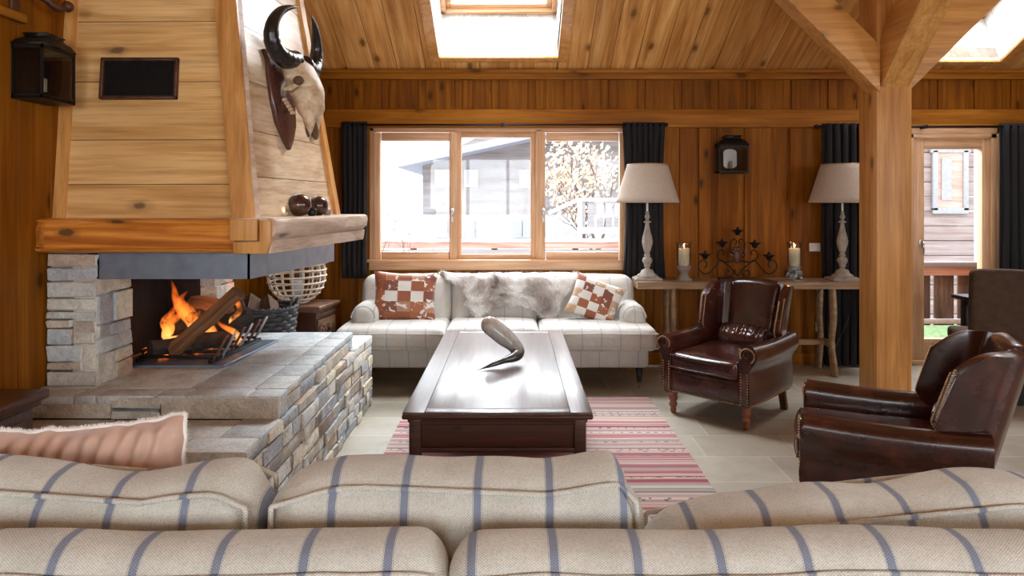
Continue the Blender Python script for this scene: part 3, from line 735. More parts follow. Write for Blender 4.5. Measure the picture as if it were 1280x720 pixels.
for (a, b, c, d) in ((545, 562, 214, 232), (582, 596, 214, 232), (651, 668, 214, 233), (706, 722, 214, 233), (580, 592, 277, 295), (640, 651, 277, 295), (655, 667, 277, 295), (546, 558, 277, 295)):
    m = MB(); p, q = PXZ(a, c), PXZ(b, d)
    m.box((p[0] - .03, -.06, q[1] + 1.16), (q[0] + .03, .03, p[1] + 1.24), .01); f = m.build('window', M['ext_frame'], root)
    m = MB(); m.box((p[0], -.08, q[1] + 1.2), (q[0], -.05, p[1] + 1.2)); m.build('pane', M['ext_pane'], f)
# wooden terrace right
TY = 13.; s2_ = 853.33 / TY
root = thing('raised_terrace', 'grey slatted wooden terrace railing on posts outside the right window light', 'terrace', (0, TY, -1.2))
a = PXZ(722, 0, s2_)[0]; zt_ = PXZ(0, 252, s2_)[1] + 1.2; zl = PXZ(0, 292, s2_)[1] + 1.2
m = MB(); m.box((a, 0, zt_), (a + 2.4, .1, zt_ + .07)); m.box((a, 0, zl), (a + 2.4, .12, zl + .12)); m.beam((a, .05, zt_ + .03), (a - .55, .05, zt_ - .22), .07, .07); m.build('rail', M['snow'], root)
for k in range(14):
    m = MB(); m.box((a + .03 + k * .17, .03, zl), (a + .15 + k * .17, .06, zt_)); m.build('slat', M['ext_wood'], root)
for k in range(3):
    m = MB(); m.box((a + .01 + k * 1.1, .015, 0), (a + k * 1.1 + .09, .095, zt_ + .01)); m.build('post', M['ext_frame'], root)
# terrace parapet with red boards
root = thing('red_fence', 'low reddish boarded fence topped with snow, seen through the wide window', 'fence', (0, 9.2, 0))
m = MB(); m.box((-2.6, 0, .86), (3.2, .06, .95), .004); m.build('board', M['redrail'], root)
m = MB(); m.box((-2.6, .01, .72), (3.2, .05, .84), .004); m.build('board', M['ext_wood'], root)
m = MB(); m.cushion((-2.6, -.03, .945), (3.2, .10, .985), .02, n=(40, 4, 3), nz=.012); m.build('snow_cap', M['snow'], root)
for k in range(6): m = MB(); m.box((-2.5 + k * 1.1, .05, -1.2), (-2.42 + k * 1.1, .12, .9)); m.build('post', M['ext_rail'], root)
# tree and shrub
def branches(mm, p, d, L, r, depth, rg, tips):
    q = p + d * L; mid = (p + q) / 2 + Vector((rg.uniform(-1, 1), rg.uniform(-1, 1), rg.uniform(-1, 1))) * L * .07
    mm.tube([p, mid, q], [r, r * .85, r * .7], 5, False)
    if depth == 0: tips.append(q); return
    for k in range(3 if depth > 1 else 4):
        nd = (d + Vector((rg.uniform(-1, 1), rg.uniform(-1, 1), rg.uniform(-.3, .9))) * .75).normalized()
        branches(mm, q if k else mid, nd, L * rg.uniform(.6, .85), r * .6, depth - 1, rg, tips)
def plant(name, label, cat, loc, L, r, depth, leafmat, nleaf, ls, seed, spread=.25, stems=1):
    root = thing(name, label, cat, loc); rg = random.Random(seed); mm = MB(); tips = []
    for k in range(stems):
        branches(mm, Vector((rg.uniform(-.15, .15) * (stems - 1), 0, 0)), Vector((rg.uniform(-.3, .3) * (stems > 1), rg.uniform(-.2, .2), 1)).normalized(), L, r, depth, rg, tips)
    mm.build('branches', M['twig'], root); mm = MB()
    for k in range(nleaf):
        c = rg.choice(tips) + Vector([rg.gauss(0, spread) for _ in range(3)])
        a_ = Vector([rg.gauss(0, 1) for _ in range(3)]).normalized(); b_ = a_.orthogonal().normalized(); c_ = a_.cross(b_)
        vs = [mm.bm.verts.new(c + (b_ * x + c_ * y) * ls) for x, y in ((-1, 0), (0, -.55), (1, 0), (0, .55))]; mm.bm.faces.new(vs)
    tag(mm.build('leaves', leafmat, root), kind='stuff')
plant('autumn_tree', 'pale orange autumn tree outside the right window light', 'tree', (1.95, 15.5, -1.0), 1.35, .06, 4, M['leaf'], 1500, .06, 5, .16)
plant('bare_shrub', 'thin bare shrub with a few red leaves outside the left window light', 'shrub', (-1.35, 8.6, -.6), .75, .014, 3, M['redleaf'], 60, .03, 9, .06, 4)

# ================================================================== FIREPLACE
FP = thing('fireplace', 'stone fireplace with stepped hearth, antique mantel beam and tapering boarded hood', 'fireplace')
def ledgestones(mm, A, B, z0, z1, nrm, seed, rows, wmin=.10, wmax=.34, prot=.018, depth=.09):
    """irregular ashlar between ground points A and B, protruding along nrm"""
    rg = random.Random(seed); A, B, N = Vector(A), Vector(B), Vector(nrm).normalized(); L = (B - A).length; U = (B - A).normalized()
    z = z0
    hs = []; 
    while z < z1 - .012:
        h = min(rg.uniform(*rows), z1 - z)
        if z1 - (z + h) < rows[0] * .6: h = z1 - z
        hs.append((z, h)); z += h
    for z, h in hs:
        x = 0
        while x < L - 1e-3:
            w = rg.uniform(wmin, wmax)
            if L - (x + w) < wmin * .7: w = L - x
            parts = [(z, h)]
            if h > .085 and rg.random() < .4: k = rg.uniform(.35, .65); parts = [(z, h * k), (z + h * k, h * (1 - k))]
            for (zz, hh) in parts:
                p = rg.uniform(0, prot); g = .0035
                c = A + U * (x + w / 2) + N * (p - depth / 2) + Vector((0, 0, zz + hh / 2))
                mat = Matrix((U, N, Vector((0, 0, 1)))).transposed().to_4x4()
                mm.box(c - Vector((w / 2 - g, depth / 2, hh / 2 - g)), c + Vector((w / 2 - g, depth / 2, hh / 2 - g)), .005, 1, mat, .0032)
            x += w
def poly(pts, z0, z1, mm, bev=.0): mm.prism(pts, z0, z1, 'z', bev)
XR, ZL, ZU = -1.04, .505, .61
# lower block
hb = MB(); poly([(WL, 2.66), (XR - .07, 2.66), (XR - .05, 4.95), (WL, 4.95)], 0, ZL - .03, hb)
poly([(WL, 3.10), (XR - .08, 3.10), (XR - .07, 4.50), (WL, 4.50)], ZL - .04, ZU - .03, hb); hb.build('hearth_core', M['soot_wall'], FP)
m = MB(); ledgestones(m, (XR, 2.64, 0), (XR + .0, 4.98, 0), 0, ZL, (1, 0, 0), 5, (.035, .085), .08, .30, .014); ledgestones(m, (XR - .01, 3.05, 0), (XR - .03, 4.53, 0), ZL, ZU - .035, (1, 0, 0), 8, (.06, .1))
ledgestones(m, (WL, 2.64, 0), (XR, 2.64, 0), 0, ZL, (0, -1, 0), 6, (.07, .12)); ledgestones(m, (XR, 4.98, 0), (WL, 4.98, 0), 0, ZL, (0, 1, 0), 7, (.07, .12))
m.build('hearth_stones', M['stone'], FP)
m = MB(); ledgestones(m, (WL, 3.045, 0), (XR, 3.045, 0), ZL + .0, ZU - .0, (0, -1, 0), 12, (.098, .115), .22, .5, .012, .12)
m.build('hearth_step_stones', M['stone'], FP)
def slabs(mm, x0, x1, y0, y1, z, th, nx, ny, seed, bev=.006):
    rg = random.Random(seed); ys = [y0 + (y1 - y0) * (k / ny) for k in range(ny + 1)]
    for a, b in zip(ys, ys[1:]):
        xs = [x0] + sorted(x0 + (x1 - x0) * (k + rg.uniform(-.25, .25)) / nx for k in range(1, nx)) + [x1]
        for c, d in zip(xs, xs[1:]): mm.box((c + .003, a + .003, z - th), (d - .003, b - .003, z + rg.uniform(-.002, .002)), bev, 2)
m = MB(); slabs(m, WL, XR - .17, 2.80, 3.05, ZL, .04, 2, 1, 3); slabs(m, WL, XR - .0, 2.63, 2.80, ZL + .004, .05, 5, 1, 4); slabs(m, XR - .17, XR + .005, 2.80, 3.05, ZL + .003, .05, 1, 1, 6)
m.build('lower_slab', M['slab'], FP)
m = MB(); slabs(m, WL, XR + .005, 4.53, 4.99, ZL, .035, 4, 1, 9); m.build('rear_slab', M['slab'], FP)
m = MB(); slabs(m, WL, XR - .16, 3.16, 4.54, ZU + .002, .04, 3, 3, 14, .003); slabs(m, WL, XR - .0, 3.035, 3.16, ZU + .003, .04, 6, 1, 15, .008)
for k in range(6): a = 3.16 + k * .23; m.box((XR - .16, a + .003, ZU - .036), (XR - .012 - .003 * k, a + .227, ZU + .004), .008)
m.build('upper_slab', M['slab'], FP)
# pillars
m = MB()
ledgestones(m, (WL + .01, 3.20, 0), (-1.955, 3.20, 0), ZU, 1.235, (0, -1, 0), 21, (.06, .15), .08, .26, .012, .12)
ledgestones(m, (-1.955, 3.20, 0), (-1.955, 3.49, 0), ZU, 1.235, (1, 0, 0), 22, (.06, .15), .10, .26, .012, .12); m.box((WL, 3.25, ZU), (-2.0, 3.46, 1.23))
m.build('pillar', M['stone'], FP)
m = MB()
ledgestones(m, (-2.0, 4.27, 0), (-1.86, 4.27, 0), ZU, 1.235, (0, -1, 0), 31, (.10, .17), .10, .16, .01, .10)
ledgestones(m, (-1.86, 4.27, 0), (-1.86, 4.53, 0), ZU, 1.235, (1, 0, 0), 32, (.10, .17), .12, .26, .01, .10); m.box((WL, 4.32, ZU), (-1.91, 4.52, 1.23)); m.build('pillar', M['stone'], FP)
m = MB(); m.box((WL + .01, 3.46, ZU - .02), (WL + .06, 4.32, 1.24)); m.box((WL + .06, 3.46, ZU), (-1.975, 3.50, 1.235)); m.box((-2.0, 3.205, 1.115), (-1.945, 3.23, 1.235)); m.build('firebox_lining', M['soot'], FP)
m = MB(); m.box((WL + .05, 4.225, ZU), (-1.955, 4.27, 1.235), .006); m.build('firebox_back', M['soot_wall'], FP)
m = MB(); poly([(WL + .02, 3.2), (-1.24, 3.23), (-1.12, 4.17), (WL + .02, 4.30)], 1.235, 1.26, m); m.build('smoke_shelf', M['soot'], FP)
# ash plate
m = MB(); poly([(-2.08, 3.545), (-1.505, 3.545), (-1.455, 4.22), (-2.08, 4.20)], ZU, ZU + .018, m, .004); m.build('ash_plate', M['steel'], FP)
# steel lintel
SX0, SC1, SC2 = (-1.955, 3.205), (-1.238, 3.205), (-1.105, 4.19)
m = MB(); zb_, zt_ = 1.114, 1.24; th = .012
m.box((SX0[0], 3.205, zb_), (SC1[0], 3.217, zt_)); 
poly([(SC1[0] - .012, 3.205), (SC1[0], 3.205), SC2, (SC2[0] - .012, SC2[1])], zb_, zt_, m); poly([SC2, (SC2[0], SC2[1] + .012), (WL, 4.30), (WL, 4.288)], zb_, zt_, m)
poly([(SX0[0], 3.207), (SC1[0] - .012, 3.207), (SC1[0] - .03, 3.26), (SX0[0], 3.26)], zb_, zb_ + .008, m)
m.build('steel_lintel', M['steel'], FP)
# mantel: profiled beams
MF0, MC, MR = Vector((WL, 3.12, 0)), Vector((-1.11, 3.10, 0)), Vector((-.955, 4.335, 0))
prof = [(-.02, 1.241), (.0, 1.250), (.006, 1.262), (-.006, 1.268), (-.004, 1.352), (-.016, 1.378), (-.012, 1.384), (-.006, 1.392), (-.03, 1.399), (-.24, 1.399), (-.24, 1.241)]
def sweep(mm, prof, A, B, out, nseg=24, rough=.003, seed=0, taper0=None):
    A, B, O = Vector(A), Vector(B), Vector(out).normalized(); rings = []
    for i in range(nseg + 1):
        t = i / nseg; P = A.lerp(B, t); rg = []
        for k, (o, z) in enumerate(prof):
            w = noise.noise(Vector((t * 9 + seed, k * .7, seed))) * rough if o > -.1 else 0
            oo = o + w
            if taper0 and i == 0: oo = o - taper0; 
            rg.append(mm.bm.verts.new((P.x + O.x * oo, P.y + O.y * oo, z + w * .6)))
        rings.append(rg)
    n = len(prof)
    for a, b in zip(rings, rings[1:]):
        for j in range(n): mm.bm.faces.new((a[j], a[(j + 1) % n], b[(j + 1) % n], b[j]))
    mm.bm.faces.new(rings[0]); mm.bm.faces.new(rings[-1][::-1])
m = MB(); sweep(m, prof, MF0 + Vector((.05, 0, 0)), (-1.27, 3.105, 0), (0, -1, 0), seed=3); sweep(m, prof, MF0 + Vector((-.0, .02, 0)), MF0 + Vector((.05, 0, 0)), (0, -1, 0), 1, seed=3)
m.build('mantel_beam', M['mantel'], FP, fixn=True)
profR = [(0, 1.241), (.004, 1.262), (.008, 1.300), (-.002, 1.306), (.002, 1.312), (.022, 1.330), (.03, 1.372), (.026, 1.392), (.01, 1.400), (-.20, 1.400), (-.20, 1.241)]
dR = (MR - MC).normalized(); oR = Vector((dR.y, -dR.x, 0))
m = MB(); sweep(m, profR, MC + dR * .012, MR, oR, seed=11, rough=.006); m.build('mantel_side_beam', M['mantel_y'], FP, fixn=True)
m = MB(); m.prism([(-1.285, 1.30), (-1.16, 1.30), (-1.16, 1.397), (-1.285, 1.397)], 3.085, 3.25, 'y', .004); m.prism([(-1.27, 1.241), (-1.118, 1.241), (-1.10, 1.296), (-1.10, 1.39), (-1.150, 1.392), (-1.150, 1.296), (-1.27, 1.296)], 3.088, 3.14, 'y', .003); m.build('mantel_corner_block', M['hood_trim'], FP)
m = MB(); poly([(WL, 3.2), (-1.2, 3.2), (-1.05, 4.3), (-1.2, 4.33), (WL, 4.33)], 1.36, 1.392, m); m.build('mantel_shelf', M['mantel'], FP)
# hood
def HC(z): k = z - 1.4; return Vector((-1.25 - .117 * k, 3.25 + .09 * k, z))        # near right corner
def HR(z): k = z - 1.4; return Vector((-1.125 - .156 * k, 4.33 - .068 * k, z))      # far right corner
def HL(z): k = z - 1.4; return Vector((WL, 3.27 + .09 * k, z))
def plankface(mm, fa, fb, zs, out, th=.022):
    out = Vector(out).normalized()
    for z0, z1 in zip(zs, zs[1:]):
        g = .0018; q = [fa(z0 + g), fb(z0 + g), fb(z1 - g), fa(z1 - g)]
        A = [mm.bm.verts.new(p) for p in q]; B = [mm.bm.verts.new(p - out * th) for p in q]
        fs = [mm.bm.faces.new(A), mm.bm.faces.new(B[::-1])] + [mm.bm.faces.new((A[i], B[i], B[(i + 1) % 4], A[(i + 1) % 4])) for i in range(4)]
        bmesh.ops.recalc_face_normals(mm.bm, faces=fs)
m = MB(); zs = [1.39, 1.56, 1.775, 2.06, 2.36, 2.64, 2.92, 3.2, 3.5, 3.8, 4.05]; plankface(m, HL, HC, zs, (0, -1, .09)); m.build('hood_front_boards', M['hood_wood'], FP)
m = MB(); zs = [1.39, 1.60, 1.83, 2.08, 2.36, 2.62, 2.90, 3.2, 3.5, 3.8, 4.05]; plankface(m, HC, HR, zs, (oR.x, oR.y, .12)); m.build('hood_side_boards', M['hood_wood_y'], FP)
m = MB()
vs = [m.bm.verts.new(p - Vector((.03, -.03, 0)) if i % 4 else p + Vector((0, .03, 0))) for i, p in enumerate([HL(1.39), HC(1.39), HR(1.39), Vector((WL, 4.30, 1.39)), HL(4.05), HC(4.05), HR(4.05), Vector((WL, 4.2, 4.05))])]
for q in ((0, 1, 2, 3), (7, 6, 5, 4), (0, 4, 5, 1), (1, 5, 6, 2), (2, 6, 7, 3), (3, 7, 4, 0)): m.bm.faces.new([vs[i] for i in q])
m.build('hood_core', M['hood_wood'], FP, fixn=True)
def trim(mm, f, z0, z1, ax, wa, wb, ay, wc, wd):
    """board following edge f(z): spans from wa..wb along ax and wc..wd along ay"""
    ax, ay = Vector(ax), Vector(ay); rings = [[mm.bm.verts.new(f(z) + ax * a + ay * b) for a, b in ((wa, wc), (wb, wc), (wb, wd), (wa, wd))] for z in (z0, z1)]
    a, b = rings; fs = [mm.bm.faces.new(a), mm.bm.faces.new(b[::-1])] + [mm.bm.faces.new((a[i], b[i], b[(i + 1) % 4], a[(i + 1) % 4])) for i in range(4)]
    bmesh.ops.recalc_face_normals(mm.bm, faces=fs); bmesh.ops.bevel(mm.bm, geom=list({e for x in fs for e in x.edges}), offset=.003, segments=2, affect='EDGES')
m = MB(); trim(m, HC, 1.395, 4.05, (1, 0, 0), -.085, .022, (0, -1, 0), -.02, .022); m.build('hood_corner_trim', M['hood_trim'], FP)
m = MB(); trim(m, HC, 1.395, 4.05, dR, -.0, .05, oR, .0, .022); m.build('hood_edge_strip', M['mantel_y'], FP)
m = MB(); trim(m, HR, 1.395, 4.05, dR, -.05, .02, oR, -.03, .022); m.build('hood_rear_trim', M['hood_trim'], FP)
m = MB(); trim(m, lambda z: HL(z) + Vector((.0, 0, 0)), 1.395, 4.05, (1, 0, 0), .0, .058, (0, -1, 0), -.01, .018); m.build('hood_wall_trim', M['hood_trim'], FP)
# vent grille in hood front
def vz(py, px=176):  # point on sloped hood front
    z = 2.1
    for _ in range(20):
        Y = 3.26 + .09 * (z - 1.4); z = 1.47 + (254 - py) * Y / 853.33
    return z, Y
z1, ya = vz(73); z0, yb = vz(125); xa, xb = (127.5 - 642) * (ya + yb) / 2 / 853.33, (224 - 642) * (ya + yb) / 2 / 853.33
VG = bpy.data.objects.new('vent_grille', None); COL.objects.link(VG); VG.parent = FP; VG.location = ((xa + xb) / 2, (ya + yb) / 2 - .002, (z0 + z1) / 2); VG.rotation_euler = (-math.atan(.09), 0, 0)
w, h = (xb - xa) / 2, (z1 - z0) / 2
m = MB()
for q in ((-w, -h, -w + .018, h), (w - .018, -h, w, h), (-w, -h, w, -h + .018), (-w, h - .018, w, h)): m.box((q[0], -.022, q[1]), (q[2], .004, q[3]), .005)
m.build('grille_frame', M['rust_iron'], VG)
m = MB(); m.box((-w + .01, -.006, -h + .01), (w - .01, 0, h - .01)); nn = 34
for k in range(nn): x = -w + .018 + (2 * w - .036) * (k + .5) / nn; m.box((x - .0014, -.010, -h + .015), (x + .0014, -.006, h - .015))
for k in range(16): z = -h + .018 + (2 * h - .036) * (k + .5) / 16; m.box((-w + .015, -.010, z - .0014), (w - .015, -.007, z + .0014))
m.build('grille_mesh', M['iron'], VG)

# ---- fire grate, logs, flames
GR = thing('fire_grate', 'black iron fire grate with upright front bars holding burning logs', 'fire grate', (-1.56, 3.87, ZU + .018))
m = MB(); m.beam((-.03, -.30, .012), (0.01, .30, .012), .02, .02); m.beam((-.42, -.28, .012), (-.40, .30, .012), .02, .02)
for k in range(5): y = -.26 + k * .13; m.beam((-.42, y, .03), (0, y, .03), .016, .016)
m.build('grate_base', M['iron'], GR)
for k in range(6):
    y = -.29 + k * .115; m = MB(); m.beam((-.02, y, .0), (.0, y, .05), .018, .012); m.beam((.0, y, .04), (.055, y + .015, .15), .022, .014); m.build('grate_bar', M['grey_iron'] if k % 2 else M['rust_iron'], GR)
def log(label, a, b, r, half, seed, mat='log', group='burning logs in the fireplace'):
    a, b = Vector(a), Vector(b); L = (b - a).length; rg = random.Random(seed); mm = MB()
    if half == 'split': pf = [(-r, -.25 * r), (-.55 * r, -.62 * r), (.3 * r, -.75 * r), (.95 * r, -.35 * r), (.75 * r, .35 * r), (-.15 * r, .62 * r)]
    elif half == 'wedge': pf = [(-r * .9, -.5 * r), (0, -.72 * r), (r * .9, -.5 * r), (.1 * r, .8 * r)]
    else: pf = [(r * math.cos(q) * rg.uniform(.9, 1.05), r * math.sin(q) * rg.uniform(.9, 1.05)) for q in [2 * PI * i / 14 for i in range(14)]]
    rings = []
    for i in range(9):
        x = -L / 2 + L * i / 8; s_ = 1 + .05 * math.sin(i * 1.3 + seed)
        rings.append([mm.bm.verts.new((x + rg.uniform(-.004, .004), p * s_ + .012 * noise.noise(Vector((x * 5, p * 9, seed))), q * s_ + .012 * noise.noise(Vector((x * 5, q * 9, seed + 4))))) for p, q in pf])
    n = len(pf)
    for A, B in zip(rings, rings[1:]):
        for j in range(n): mm.bm.faces.new((A[j], A[(j + 1) % n], B[(j + 1) % n], B[j]))
    mm.bm.faces.new(rings[0]); mm.bm.faces.new(rings[-1][::-1])
    o = mm.build('firewood_log', M[mat], None, fixn=True, ang=30); d = (b - a).normalized(); o.location = (a + b) / 2
    o.rotation_euler = d.to_track_quat('X', 'Z').to_euler(); return tag(o, label, 'log', group)
log('pale split log leaning up out of the fire over the grate', (-1.86, 3.72, .665), (-1.52, 3.76, .985), .065, 'split', 2, 'fire_log')
log('charred log lying low at the back of the fire', (-2.02, 3.95, .74), (-1.62, 4.10, .86), .06, 'round', 4, 'bark')
log('orange-lit log end in the middle of the flames', (-1.95, 4.10, .87), (-1.66, 3.98, .87), .055, 'wedge', 5, 'fire_log')
log('short charred log behind the grate bars at the right of the fire', (-1.74, 3.98, .72), (-1.62, 4.16, .80), .055, 'round', 8, 'bark')
log('blackened log lying on the grate base under the others', (-1.95, 3.66, .69), (-1.66, 3.98, .69), .045, 'round', 9, 'bark')
FL = thing('fire', 'orange flames rising between the logs in the fireplace', 'fire', (-1.8, 3.9, .7))
def flame(p, h, r, seed, bend=.05):
    rg = random.Random(seed); pts = []; rad = []
    for i in range(15):
        t = i / 14; w = noise.noise(Vector((t * 3, seed, 0)))
        pts.append(Vector(p) + Vector((bend * math.sin(t * 4 + seed) + w * .04, .02 * math.sin(t * 5), h * t))); rad.append((.78 * r * (math.sin(PI * min(1, (t * .82 + .16))) ** .8) * (1 - t * .35) + .001, r * .5 * math.sin(PI * (t * .84 + .14)) + .001))
    mm = MB(); mm.tube(pts, rad, 20); mm.build('flame', M['flame'], FL)
for a in (((-.10, .0, -.02), .36, .055, 1), ((-.05, .03, .0), .27, .06, 2), ((-.16, .05, -.04), .24, .05, 3), ((-.12, -.04, .0), .19, .05, 4), ((.10, .10, .10), .27, .04, 5), ((.13, .12, .06), .20, .035, 6), ((.17, -.0, -.04), .15, .035, 7), ((.02, .05, .0), .16, .06, 8), ((-.17, -.06, -.10), .08, .02, 9)): flame(*a)
m = MB(); rg = random.Random(5)
for k in range(60): m.sphere((rg.uniform(-.24, .05), rg.uniform(-.2, .26), rg.uniform(-.068, -.03)), rg.uniform(.012, .03), 6, 4)
tag(m.build('embers', M['ember'], FL), kind='stuff')
fl = bpy.data.lights.new('firelight', 'POINT'); fl.energy = 1.5; fl.color = (1, .36, .10); fl.shadow_soft_size = .09
fo = bpy.data.objects.new('firelight', fl); COL.objects.link(fo); fo.location = (-1.74, 3.84, .98)

# ---- trophy on the hood side
zc = 1.98; side = lambda t, z: HC(z).lerp(HR(z), t)
P0 = side(.44, 2.045); ez = (side(.46, 2.4) - side(.46, 1.6)).normalized(); eo = Vector((oR.x, oR.y, .15)).normalized(); ex = ez.cross(eo).normalized() * -1   # ex along the face away from camera
TRO = thing('skull_trophy', 'horned bull skull mounted on a dark shield on the fireplace hood', 'wall trophy')
TRO.matrix_world = Matrix((ex, -eo, ez)).transposed().to_4x4(); TRO.location = P0       # local: x along wall, -y out of wall, z up
m = MB(); out = [(0, -.29), (.05, -.24), (.11, -.15), (.135, -.02), (.14, .10), (.125, .19), (.155, .235), (.10, .25), (.05, .245), (0, .27)]
pts = [p for p in out] + [(-x, z) for x, z in out[::-1][1:-1]]
m.prism(pts, -.028, .0, 'y', .008); m.build('shield', M['shield'], TRO)
m = MB()
def skl(u, v):   # u around, v along from crown to muzzle
    a = 2 * PI * u; t = v
    z = .175 - .465 * t; yc = -.105 - .055 * math.sin(t * 2.4)
    hw = interp([(0, .06), (.08, .10), (.25, .108), (.38, .098), (.55, .070), (.80, .050), (1, .020)], t); hd = interp([(0, .045), (.12, .075), (.38, .085), (.60, .070), (.74, .042), (1, .012)], t)
    x = hw * math.cos(a); y = yc + hd * math.sin(a)
    if .27 < t < .45:                                        # eye sockets
        k = math.exp(-((t - .36) / .045) ** 2) * math.exp(-((abs(x) / hw - .86) / .3) ** 2); x *= 1 - .42 * k
    if t > .62 and math.sin(a) < 0: y += .030 * math.exp(-(x / .022) ** 2) * min(1, (t - .62) * 6)
    return Vector((x, y, z))
m.grid(skl, 40, 44, closeu=True)
for sg in (1, -1):
    m.sphere((sg * .092, -.125, .062), (.020, .034, .022), 12, 8)            # brow rims
    m.tube([(sg * .085, -.145, .015), (sg * .095, -.11, -.005), (sg * .086, -.075, .0)], [.012, .014, .010], 8)
    for k in range(5): m.box((sg * .06 - .010, -.068 - k * .008, -.058 - k * .019), (sg * .06 + .010, -.046 - k * .008, -.041 - k * .019), .004)
bmesh.ops.scale(m.bm, vec=(1.15, 1.06, 1.0), verts=m.bm.verts); bmesh.ops.translate(m.bm, vec=(0, 0, .02), verts=m.bm.verts); m.build('skull', M['skull'], TRO, fixn=True)
for sg in (1, -1):
    m = MB(); m.sphere((sg * .104, -.165, .052), (.026, .028, .026), 14, 10); m.build('eye_socket', M['socket'], TRO)
m = MB(); m.sphere((0, -.175, -.205), (.024, .020, .055), 14, 10); m.sphere((.036, -.150, -.20), (.014, .012, .045), 12, 8); m.build('nasal_opening', M['socket'], TRO)
for sg in (1, -1):
    m = MB(); pts = catmull([(sg * .05, -.14, .175), (sg * .14, -.135, .162), (sg * .215, -.125, .178), (sg * .268, -.125, .235), (sg * .272, -.14, .315), (sg * .225, -.165, .385), (sg * .155, -.19, .425), (sg * .08, -.21, .445)], 6)
    n = len(pts); m.tube(pts, [(.050 * (1 - (i / (n - 1)) ** 1.8) + .002) * (1 + .04 * math.sin(i * 2.2) * (i < n * .5)) for i in range(n)], 14); m.build('horn', M['horn'], TRO)

# ---- things on the mantel
def onshelf(px, depth): return Vector(((px - 642) * depth / 853.33, depth, 1.398))
p = onshelf(374, 3.72); m = MB(); m.sphere((0, 0, .062), (.066, .062, .062), 28, 20); m.lathe([(.02, .0), (.012, .004)], n=12); tag(m.build('wooden_ball', M['ball'], loc=p), 'larger dark polished wooden ball on the mantel', 'ball')
p = onshelf(398, 3.95); m = MB(); m.sphere((0, 0, .057), (.057, .057, .057), 28, 20); tag(m.build('wooden_ball', M['ball'], loc=p), 'smaller dark polished wooden ball at the back of the mantel', 'ball')
def votive(px, d, r, h, label, lit, mat='jar'):
    t_ = thing('tealight_holder', label, 'candle holder', onshelf(px, d))
    mm = MB(); mm.lathe([(r * .6, 0), (r * .9, h * .3), (r, h), (r * .93, h), (r * .8, h * .35), (r * .5, .004)], n=20); mm.build('cup', M[mat], t_)
    mm = MB(); mm.lathe([(r * .55, .006), (r * .6, h * .55)], n=16); mm.build('wax', M['wax'] if lit else M['wax'], t_)
    if lit:
        mm = MB(); mm.lathe([(.001, 0), (.005, .006), (.0035, .014), (.0006, .026)], (0, 0, h * .6), 10); mm.build('flame', M['candle_flame'], t_)
votive(355, 3.60, .034, .042, 'lit glass tealight left of the larger wooden ball', True)
votive(390, 3.76, .026, .042, 'small dark candle cup between the two wooden balls', False, 'iron')
votive(409, 3.98, .024, .034, 'small clay candle cup at the far end of the mantel', False, 'pewter')

# ---- left wall lantern and iron hook
def wall_lantern(name, label, loc, rz, w, h, d, capn, oval=True):
    T = thing(name, label, 'lantern', loc, rz)         # local: back at y=0, front at -d
    b = .009
    mm = MB()
    for x in (-w / 2, w / 2 - b):
        for y in (-d, -b): mm.box((x, y, 0), (x + b, y + b, h))
    for z in (0, h - b * 2):
        mm.box((-w / 2, -d, z), (w / 2, -d + b, z + b * 1.6)); mm.box((-w / 2, -b, z), (w / 2, 0, z + b * 1.6)); mm.box((-w / 2, -d, z), (-w / 2 + b, 0, z + b * 1.6)); mm.box((w / 2 - b, -d, z), (w / 2, 0, z + b * 1.6))
    mm.box((-w / 2, -d, -.006), (w / 2, 0, .004)); mm.build('lantern_frame', M['iron'], T)
    mm = MB(); mm.box((-w / 2 + b, -.006, b), (w / 2 - b, -.002, h - b)); mm.build('back_plate', M['iron'], T)
    mm = MB(); vs = []
    for (fx, fy, z) in ((1.06, 1.05, 0), (1.0, 1.0, .012 * capn), (.80, .9, .035 * capn), (.55, .75, .05 * capn), (.50, .7, .062 * capn), (.62, .78, .072 * capn), (.5, .7, .078 * capn)):
        vs.append([mm.bm.verts.new((sx * w / 2 * fx, -d / 2 + sy * d / 2 * fy, h + z)) for sx, sy in ((-1, -1), (1, -1), (1, 1), (-1, 1))])
    for A, B in zip(vs, vs[1:]):
        for j in range(4): mm.bm.faces.new((A[j], A[(j + 1) % 4], B[(j + 1) % 4], B[j]))
    mm.bm.faces.new(vs[0][::-1]); mm.bm.faces.new(vs[-1]); mm.build('lantern_cap', M['iron'], T)
    mm = MB(); mm.box((-w / 2 + b, -d + .002, b), (w / 2 - b, -d + .005, h - b)); mm.box((w / 2 - .005, -d + b, b), (w / 2 - .002, -b, h - b)); mm.box((-w / 2 + .002, -d + b, b), (-w / 2 + .005, -b, h - b)); mm.build('lantern_pane', M['dark_glass'], T)
    if oval:
        mm = MB(); a_, c_ = w * .23, h * .36; pts = [(a_ * math.cos(q), h * .52 + c_ * (.62 * (1 if math.sin(q) > 0 else -1) * (abs(math.sin(q)) > 1e-6) + .38 * math.sin(q))) for q in [2 * PI * (i + .5) / 36 for i in range(36)]]
        mm.prism(pts, -.012, -.007, 'y'); mm.build('reflector', M['silver'], T)
    mm = MB(); mm.tube([(0, -d * .5, .004), (0, -d * .5, h * .16)], .016, 14); mm.build('candle_cup', M['iron'], T)
    mm = MB(); mm.tube([(0, -d * .5, h * .16), (0, -d * .5, h * .42)], .011, 14); mm.tube([(0, -d * .5, h * .42), (0, -d * .5, h * .45)], .001, 6); mm.build('candle', M['wax'], T)
    return T
wall_lantern('wall_lantern', 'black iron box lantern on the left wall beside fireplace hood', (WL + .001, 3.10, 1.935), PI / 2, .225, .235, .137, .8, False)
wall_lantern('wall_lantern', 'black wall lantern with oval reflector above the iron candelabra', (2.0 - .035, YB - .001 - .02, 1.745), 0, .262, .245, .12, 1.15)
